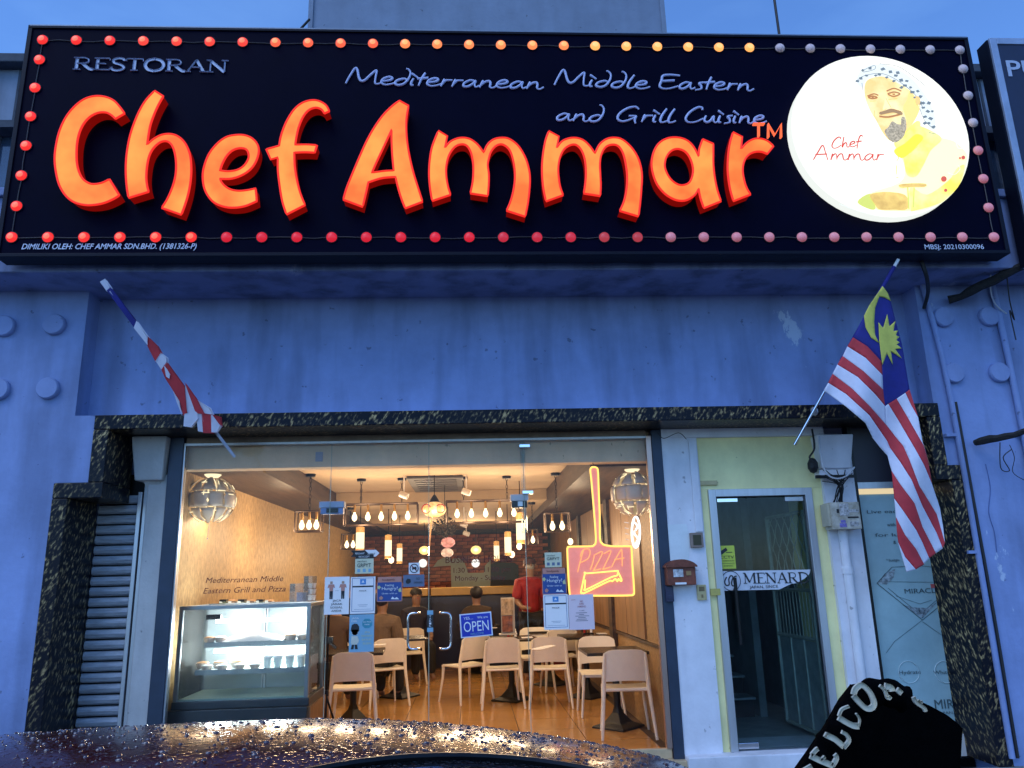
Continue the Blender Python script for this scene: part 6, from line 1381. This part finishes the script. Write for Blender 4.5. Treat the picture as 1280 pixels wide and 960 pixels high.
# ---------------- furniture
chm = mat('cream_plastic_chair', (.82, .76, .63), .5, 0, .05, 6, .04, 80)
def chair(label):
    t = thing('cafe_chair', (0, 0, 0), label, 'chair', 'cream plastic cafe chairs inside the restaurant')
    mb = MB(); n, k = 8, 6     # seat, dished, faces +y (front)
    for s_ in (0, 1):
        for j in range(k+1):
            y = -.20+.40*j/k
            for i in range(n+1):
                u = i/n*2-1; wdt = .205+.012*j/k; x = u*wdt; z = .448-.012*(1-u*u)*(1-abs(y)/.3)-(.012 if j == k else 0)
                mb.v.append(Vector((x, y, z-(.028 if s_ else 0))))
    N = (n+1)*(k+1)
    for j in range(k):
        for i in range(n):
            a_ = j*(n+1)+i; mb.f += [(a_, a_+1, a_+n+2, a_+n+1), (N+a_, N+a_+n+1, N+a_+n+2, N+a_+1)]
    per = [i for i in range(n+1)]+[(j)*(n+1)+n for j in range(1, k+1)]+[k*(n+1)+i for i in range(n-1, -1, -1)]+[j*(n+1) for j in range(k-1, 0, -1)]
    for a_, b_2 in zip(per, per[1:]+per[:1]): mb.f.append((a_, N+a_, N+b_2, b_2))
    mb.build('seat', chm, t, smooth=True, local=True)
    mb = MB(); n, k = 10, 6     # back, curved panel with rounded top corners
    for s_ in (0, 1):
        for j in range(k+1):
            v = j/k
            for i in range(n+1):
                u = i/n*2-1; hw = .205+.012*(1-v); z = .515+.285*v
                if j == k: z -= .03*abs(u)**6
                if j == k: hw -= .012
                if j == 0: z += .012*(1-u*u)-.012
                mb.v.append(Vector((u*hw, -.205-.068*v-.03*(1-u*u)+(.016 if s_ else 0), z)))
    N = (n+1)*(k+1)
    for j in range(k):
        for i in range(n):
            a_ = j*(n+1)+i; mb.f += [(a_, a_+1, a_+n+2, a_+n+1), (N+a_, N+a_+n+1, N+a_+n+2, N+a_+1)]
    per = [i for i in range(n+1)]+[(j)*(n+1)+n for j in range(1, k+1)]+[k*(n+1)+i for i in range(n-1, -1, -1)]+[j*(n+1) for j in range(k-1, 0, -1)]
    for a_, b_2 in zip(per, per[1:]+per[:1]): mb.f.append((a_, N+a_, N+b_2, b_2))
    mb.build('backrest', chm, t, smooth=True, local=True)
    for s_ in (-1, 1):
        MB().tube(cat([(s_*.252, -.275, 0), (s_*.225, -.225, .30), (s_*.212, -.205, .46), (s_*.203, -.235, .62), (s_*.192, -.268, .765)], 3), [.013, .015, .017, .018, .019, .020, .021, .021, .020, .018, .017, .015, .012][:13], 8).build('rear_leg', chm, t, smooth=True, local=True)
        MB().tube([(s_*.235, .235, 0), (s_*.205, .195, .28), (s_*.198, .185, .435)], [.012, .016, .021], 8).build('front_leg', chm, t, smooth=True, local=True)
    for s_ in (-1, 1): MB().tube([(s_*.205, -.20, .435), (s_*.202, .18, .43)], .016, 6).build('side_rail', chm, t, smooth=True, local=True)
    MB().tube([(-.20, -.2, .43), (.20, -.2, .43)], .014, 6).build('rear_rail', chm, t, smooth=True, local=True)
    return t
proto = None
def place_chair(px, py, yaw, label, ztop=FZ+.80):
    """px,py = middle of the top edge of the backrest in view; yaw 0 = back turned to the window"""
    global proto
    p = atz(px, py, ztop); r_ = R(yaw); off = Matrix.Rotation(r_, 3, 'Z')@Vector((0, -.29, 0))
    if proto is None: proto = o = chair(label)
    else: o = dup(proto); o['label'] = label
    o.location = (p.x-off.x, p.y-off.y, FZ); o.rotation_euler = (0, 0, r_); return o
place_chair(441, 815, 4, 'cream chair nearest the display case with its back to the window')
place_chair(489, 798, 24, 'cream chair behind the masked figure poster, turned slightly right')
place_chair(513, 785, 14, 'cream chair seen behind the left chrome door handle')
place_chair(561, 773, -6, 'cream chair farthest back, left of the OPEN sign')
place_chair(628, 797, 3, 'cream chair right of the OPEN sign, first of the middle pair')
place_chair(686, 796, -4, 'cream chair under the right check-in poster, second of the middle pair')
place_chair(781, 812, -6, 'cream chair nearest the right corner of the window')
place_chair(745, 795, 176, 'cream chair facing the window across the right corner table')
place_chair(597, 794, 35, 'cream chair mostly hidden below the OPEN sign')
place_chair(668, 784, 178, 'cream chair facing the window behind the middle pair')
place_chair(458, 790, 180, 'cream chair facing the window across the table at the left')
place_chair(425, 783, 176, 'cream chair behind the tripod at the left wall')
place_chair(703, 786, 5, 'cream chair in the back row under the hiring poster')
topm = mat('dark_table_top', (.022, .017, .014), .25, 0, .2, 8); basem = mat('black_cast_iron', (.010, .010, .010), .45, .3, .2, 12)
tproto = None
def table(x, y, label, w_=.66, yaw=0):
    global tproto
    if tproto is None:
        t = thing('cafe_table', (0, 0, 0), label, 'table', 'dark pedestal cafe tables')
        MB().box((-w_/2, -w_/2, .715), (w_/2, w_/2, .745)).build('tabletop', topm, t, bev=.006, local=True)
        MB().lathe((0, 0, 0), [(.036, .05), (.036, .70), (.10, .714)], 14).build('column', basem, t, smooth=True, local=True)
        MB().lathe((0, 0, 0), [(.275, 0), (.27, .018), (.15, .05), (.06, .14), (.04, .20)], 4).build('base', basem, t, local=True, bev=.01)
        tproto = o = t
    else: o = dup(tproto); o['label'] = label
    o.location = (x, y, FZ); o.rotation_euler = (0, 0, R(yaw)); return o
def tab_at(px, py, label, yaw=0): p = atz(px, py, FZ+.03); return table(p.x, p.y, label, yaw=yaw)
tab_at(773, 905, 'dark pedestal table in the right corner by the glass')
tab_at(640, 872, 'dark pedestal table in front of the middle pair of chairs', 8)
tab_at(441, 900, 'dark pedestal table by the display case', 4)
tab_at(500, 868, 'dark pedestal table behind the left row of chairs', 10)
tab_at(598, 838, 'dark pedestal table below the OPEN sign', 5)
tab_at(735, 868, 'dark pedestal table in the second row on the right')
tab_at(690, 853, 'dark pedestal table deep in the room on the right')
tab_at(470, 843, 'dark pedestal table deep in the room on the left')
# table things
a = atz(807, 800, FZ+.75)
for dx, lb_, mm in ((-.20, 'slim amber bottle on the right corner table', mat('amber_bottle', (.25, .10, .02), .2)), (-.08, 'slim dark bottle on the right corner table', blackm)):
    t = thing('bottle', (a.x+dx, a.y+.1, FZ+.746), lb_, 'bottle'); MB().lathe((a.x+dx, a.y+.1, FZ+.746), [(.022, 0), (.022, .07), (.010, .095), (.010, .12)], 12).build('body', mm, t, smooth=True); MB().lathe((a.x+dx, a.y+.1, FZ+.866), [(.012, 0), (.012, .02)], 10).build('cap', white, t)
a = at(672, 788, 2.4); t = thing('plates', tuple(a), 'stack of white plates and glasses glinting behind the middle pair of chairs', 'plates')
for i in range(4): MB().lathe((a.x+.05*i, 2.4+.1*i, FZ+.748), [(.03, 0), (.07, .012), (.068, .014)], 16).build('plate', white, t, smooth=True)
for (px, py, lb_) in ((640, 797, 'sauce set on the table in front of the middle pair of chairs'), (455, 806, 'sauce set on the table by the nearest left chair'), (600, 785, 'sauce set on the table below the OPEN sign'), (735, 792, 'sauce set on the second table on the right')):
    a = atz(px, py, FZ+.75); t = thing('sauce_set', (a.x, a.y, FZ+.746), lb_, 'sauce set')
    MB().box((a.x-.07, a.y-.04, FZ+.746), (a.x+.07, a.y+.04, FZ+.76)).build('tray', blackm, t, bev=.003)
    for k, mm in enumerate((mat('red_sauce', (.3, .02, .01), .25), mat('amber_bottle', (.25, .10, .02), .2), white)):
        MB().lathe((a.x-.045+.045*k, a.y, FZ+.761), [(.016, 0), (.018, .05), (.008, .075), (.008, .095)], 10).build('bottle', mm, t, smooth=True)
    MB().box((a.x+.12, a.y-.10, FZ+.746), (a.x+.26, a.y+.08, FZ+.750)).build('napkin', white, t)
# menu stand
a0, a1 = at(628, 790, 3.6), at(640, 748, 3.6); t = thing('menu_stand', (a0.x, 3.6, a0.z), 'stacked menu card stand behind the right edge of the OPEN sign', 'menu stand')
MB().box((a0.x, 3.6, a0.z), (a1.x, 3.63, (a0.z+a1.z)/2-.01)).build('menu_card', mat('brown_menu_print', (.20, .07, .03), .4, 0, .6, 20), t); MB().box((a0.x-.005, 3.6, (a0.z+a1.z)/2), (a1.x+.01, 3.63, a1.z)).build('menu_card', mat('tan_menu_print', (.35, .25, .14), .4, 0, .5, 14), t)
MB().box((a0.x-.01, 3.631, a0.z-.02), (a1.x+.03, 3.645, a1.z+.01)).box((a0.x-.04, 3.57, a0.z-.035), (a1.x+.05, 3.70, a0.z-.02)).build('stand', mat('cream_stand', (.4, .36, .3), .4), t)
# tripod by the display case
p0 = at(411, 766, 1.3); gz = FZ; t = thing('tripod', (p0.x, 1.3, gz), 'black tripod stand between display case and nearest chair', 'tripod')
MB().tube([(p0.x, 1.3, .42), (p0.x, 1.3, 1.50)], .010, 8).build('column', blackm, t, smooth=True)
for i in range(3): q_ = i*2.094+.6; MB().tube([(p0.x, 1.3, .62), (p0.x+.20*math.cos(q_), 1.3+.20*math.sin(q_), gz)], .009, 6).build('leg', blackm, t, smooth=True)
MB().box((p0.x-.05, 1.26, 1.06), (p0.x+.05, 1.32, 1.12)).tube([(p0.x, 1.28, 1.09), (p0.x+.09, 1.25, 1.02)], .015, 8).build('head_clamp', black, t)
for z_ in (.62, .85): MB().lathe((p0.x, 1.3, z_), [(.02, 0), (.02, .05)], 10).build('collar', black, t)

# ---------------- people
skin1 = mat('tan_skin', (.24, .13, .08), .5, 0, .06, 20); hairm = mat('black_hair', (.010, .008, .008), .6, 0, .3, 60)
def person(loc, yaw, pose, label, shirt, trousers, hair=hairm, mask=None, cap_=None):
    """skeleton in metres, facing -y; grown with a skin modifier"""
    t = thing('person', loc, label, 'person')
    if pose == 'stand': hip, kn, an = .92, [(-.10, -.02, .50), (.10, -.02, .50)], [(-.10, .02, .07), (.11, .0, .07)]
    else: hip, kn, an = .50, [(-.12, -.42, .50), (.12, -.42, .50)], [(-.12, -.40, .07), (.13, -.42, .07)]
    H = hip
    V = [(0, 0, H), (0, .01, H+.18), (0, .0, H+.38), (0, .0, H+.50), (0, -.01, H+.58), (0, -.02, H+.68), (0, -.02, H+.80),
         (-.17, 0, H+.47), (-.23, -.02, H+.22), (-.18, -.24, H+.12), (-.12, -.32, H+.13), (.17, 0, H+.47), (.23, -.02, H+.22), (.19, -.22, H+.10), (.13, -.30, H+.10),
         (-.09, 0, H-.04), kn[0], an[0], (an[0][0], an[0][1]-.14, .035), (.09, 0, H-.04), kn[1], an[1], (an[1][0], an[1][1]-.14, .035)]
    E_ = [(0,1),(1,2),(2,3),(3,4),(4,5),(5,6),(3,7),(7,8),(8,9),(9,10),(3,11),(11,12),(12,13),(13,14),(0,15),(15,16),(16,17),(17,18),(0,19),(19,20),(20,21),(21,22)]
    Rd = [.13,.12,.15,.10,.048,.085,.075,.065,.047,.034,.030,.065,.047,.034,.030,.085,.058,.038,.035,.085,.058,.038,.035]
    def grow(name, idx, m_, fat):
        mp_ = {v: i for i, v in enumerate(idx)}; me = bpy.data.meshes.new(name)
        me.from_pydata([V[i] for i in idx], [(mp_[a], mp_[b]) for a, b in E_ if a in mp_ and b in mp_], []); o = bpy.data.objects.new(name, me); col.objects.link(o); o.parent = t
        s_ = o.modifiers.new('skin', 'SKIN'); ly = me.skin_vertices[0] if me.skin_vertices else None
        if ly is None:
            bpy.context.view_layer.objects.active = o; bm_ = __import__('bmesh').new(); bm_.from_mesh(me); bm_.verts.layers.skin.verify(); bm_.to_mesh(me); bm_.free(); ly = me.skin_vertices[0]
        for k_, i in enumerate(idx):
            r0 = Rd[i]+fat; ly.data[k_].radius = (r0*(1.0), r0*(.8 if i in (0, 1, 2, 3) else 1)); ly.data[k_].use_root = (k_ == 0)
        sb = o.modifiers.new('smooth', 'SUBSURF'); sb.levels = 2; sb.render_levels = 2; me.materials.append(m_); return o
    grow('body', list(range(23)), skin1, 0)
    grow('shirt', [0, 1, 2, 3, 4, 7, 8, 11, 12], shirt, .035); grow('trousers', [0, 15, 16, 17, 19, 20, 21], trousers, .03)
    hz = H+.76
    for s_ in (-1, 1): MB().ball((s_*.032, -.092, hz+.005), .011, 8).build('eye', ink, t, local=True, smooth=True); MB().ball((s_*.088, -.01, hz-.01), .02, 8, 1.4).build('ear', skin1, t, local=True, smooth=True)
    MB().tube([(0, -.09, hz+.0), (0, -.115, hz-.03)], [.008, .014], 6).build('nose', skin1, t, local=True, smooth=True)
    if mask: MB().ball((0, -.045, hz-.045), .068, 12, .75).build('face_mask', mask, t, local=True, smooth=True)
    else: MB().tube([(-.02, -.095, hz-.055), (.02, -.095, hz-.055)], .005, 5).build('mouth', redink, t, local=True)
    MB().lathe((0, .005, hz+.0), [(.098, .0), (.102, .03), (.085, .075), (.04, .10), (.001, .105)], 14).build('cap' if cap_ else 'hair', cap_ or hair, t, local=True, smooth=True)
    MB().ball((0, .028, hz+.012), .097, 14, 1.05).build('hair', hair, t, local=True, smooth=True)
    for s_, w_ in ((-1, 10), (1, 14)):
        w0 = Vector(V[w_])
        for f_ in range(4): MB().tube([w0+Vector((s_*-.0+.014*(f_-1.5), -.01, 0)), w0+Vector((.016*(f_-1.5), -.06-.004*(f_ % 2), -.012)), w0+Vector((.016*(f_-1.5), -.085, -.03))], [.009, .008, .006], 6).build('finger', skin1, t, local=True, smooth=True)
        MB().tube([w0+Vector((-s_*.028, 0, 0)), w0+Vector((-s_*.045, -.04, -.01))], [.010, .007], 6).build('thumb', skin1, t, local=True, smooth=True)
    t.rotation_euler = (0, 0, R(yaw)); return t
brown_s = mat('brown_shirt', (.13, .085, .055), .8, 0, .15, 12); red_s = mat('dark_red_uniform', (.26, .010, .014), .7, 0, .15, 12); dkt = mat('black_trousers', (.012, .012, .014), .8); navs = mat('dark_navy_shirt', (.016, .016, .035), .8)
p = at(663, 740, 6.2); person((p.x, 6.2, FZ), 8, 'stand', 'standing person in dark red uniform, cap and grey face mask by the counter', red_s, dkt, mask=mat('grey_mask', (.30, .29, .28), .7), cap_=mat('dark_maroon_cap', (.05, .008, .010), .7))
p = at(477, 790, 4.4); person((p.x, 4.4, FZ), 170, 'sit', 'seated diner in a brown shirt seen from behind, beside the blue posters', brown_s, dkt)
p = at(420, 790, 4.2); person((p.x, 4.2, FZ), 182, 'sit', 'seated diner in dark brown behind the tripod at the left', mat('umber_shirt', (.075, .045, .03), .8), dkt)
p = at(596, 780, 6.6); person((p.x, 6.6, FZ), 185, 'sit', 'seated diner in dark brown behind the OPEN sign', mat('cocoa_shirt', (.05, .03, .02), .8), dkt)
p = at(520, 770, 6.9); person((p.x, 6.9, FZ), 20, 'sit', 'seated diner in a dark top before the counter, behind the left door handle', navs, dkt)
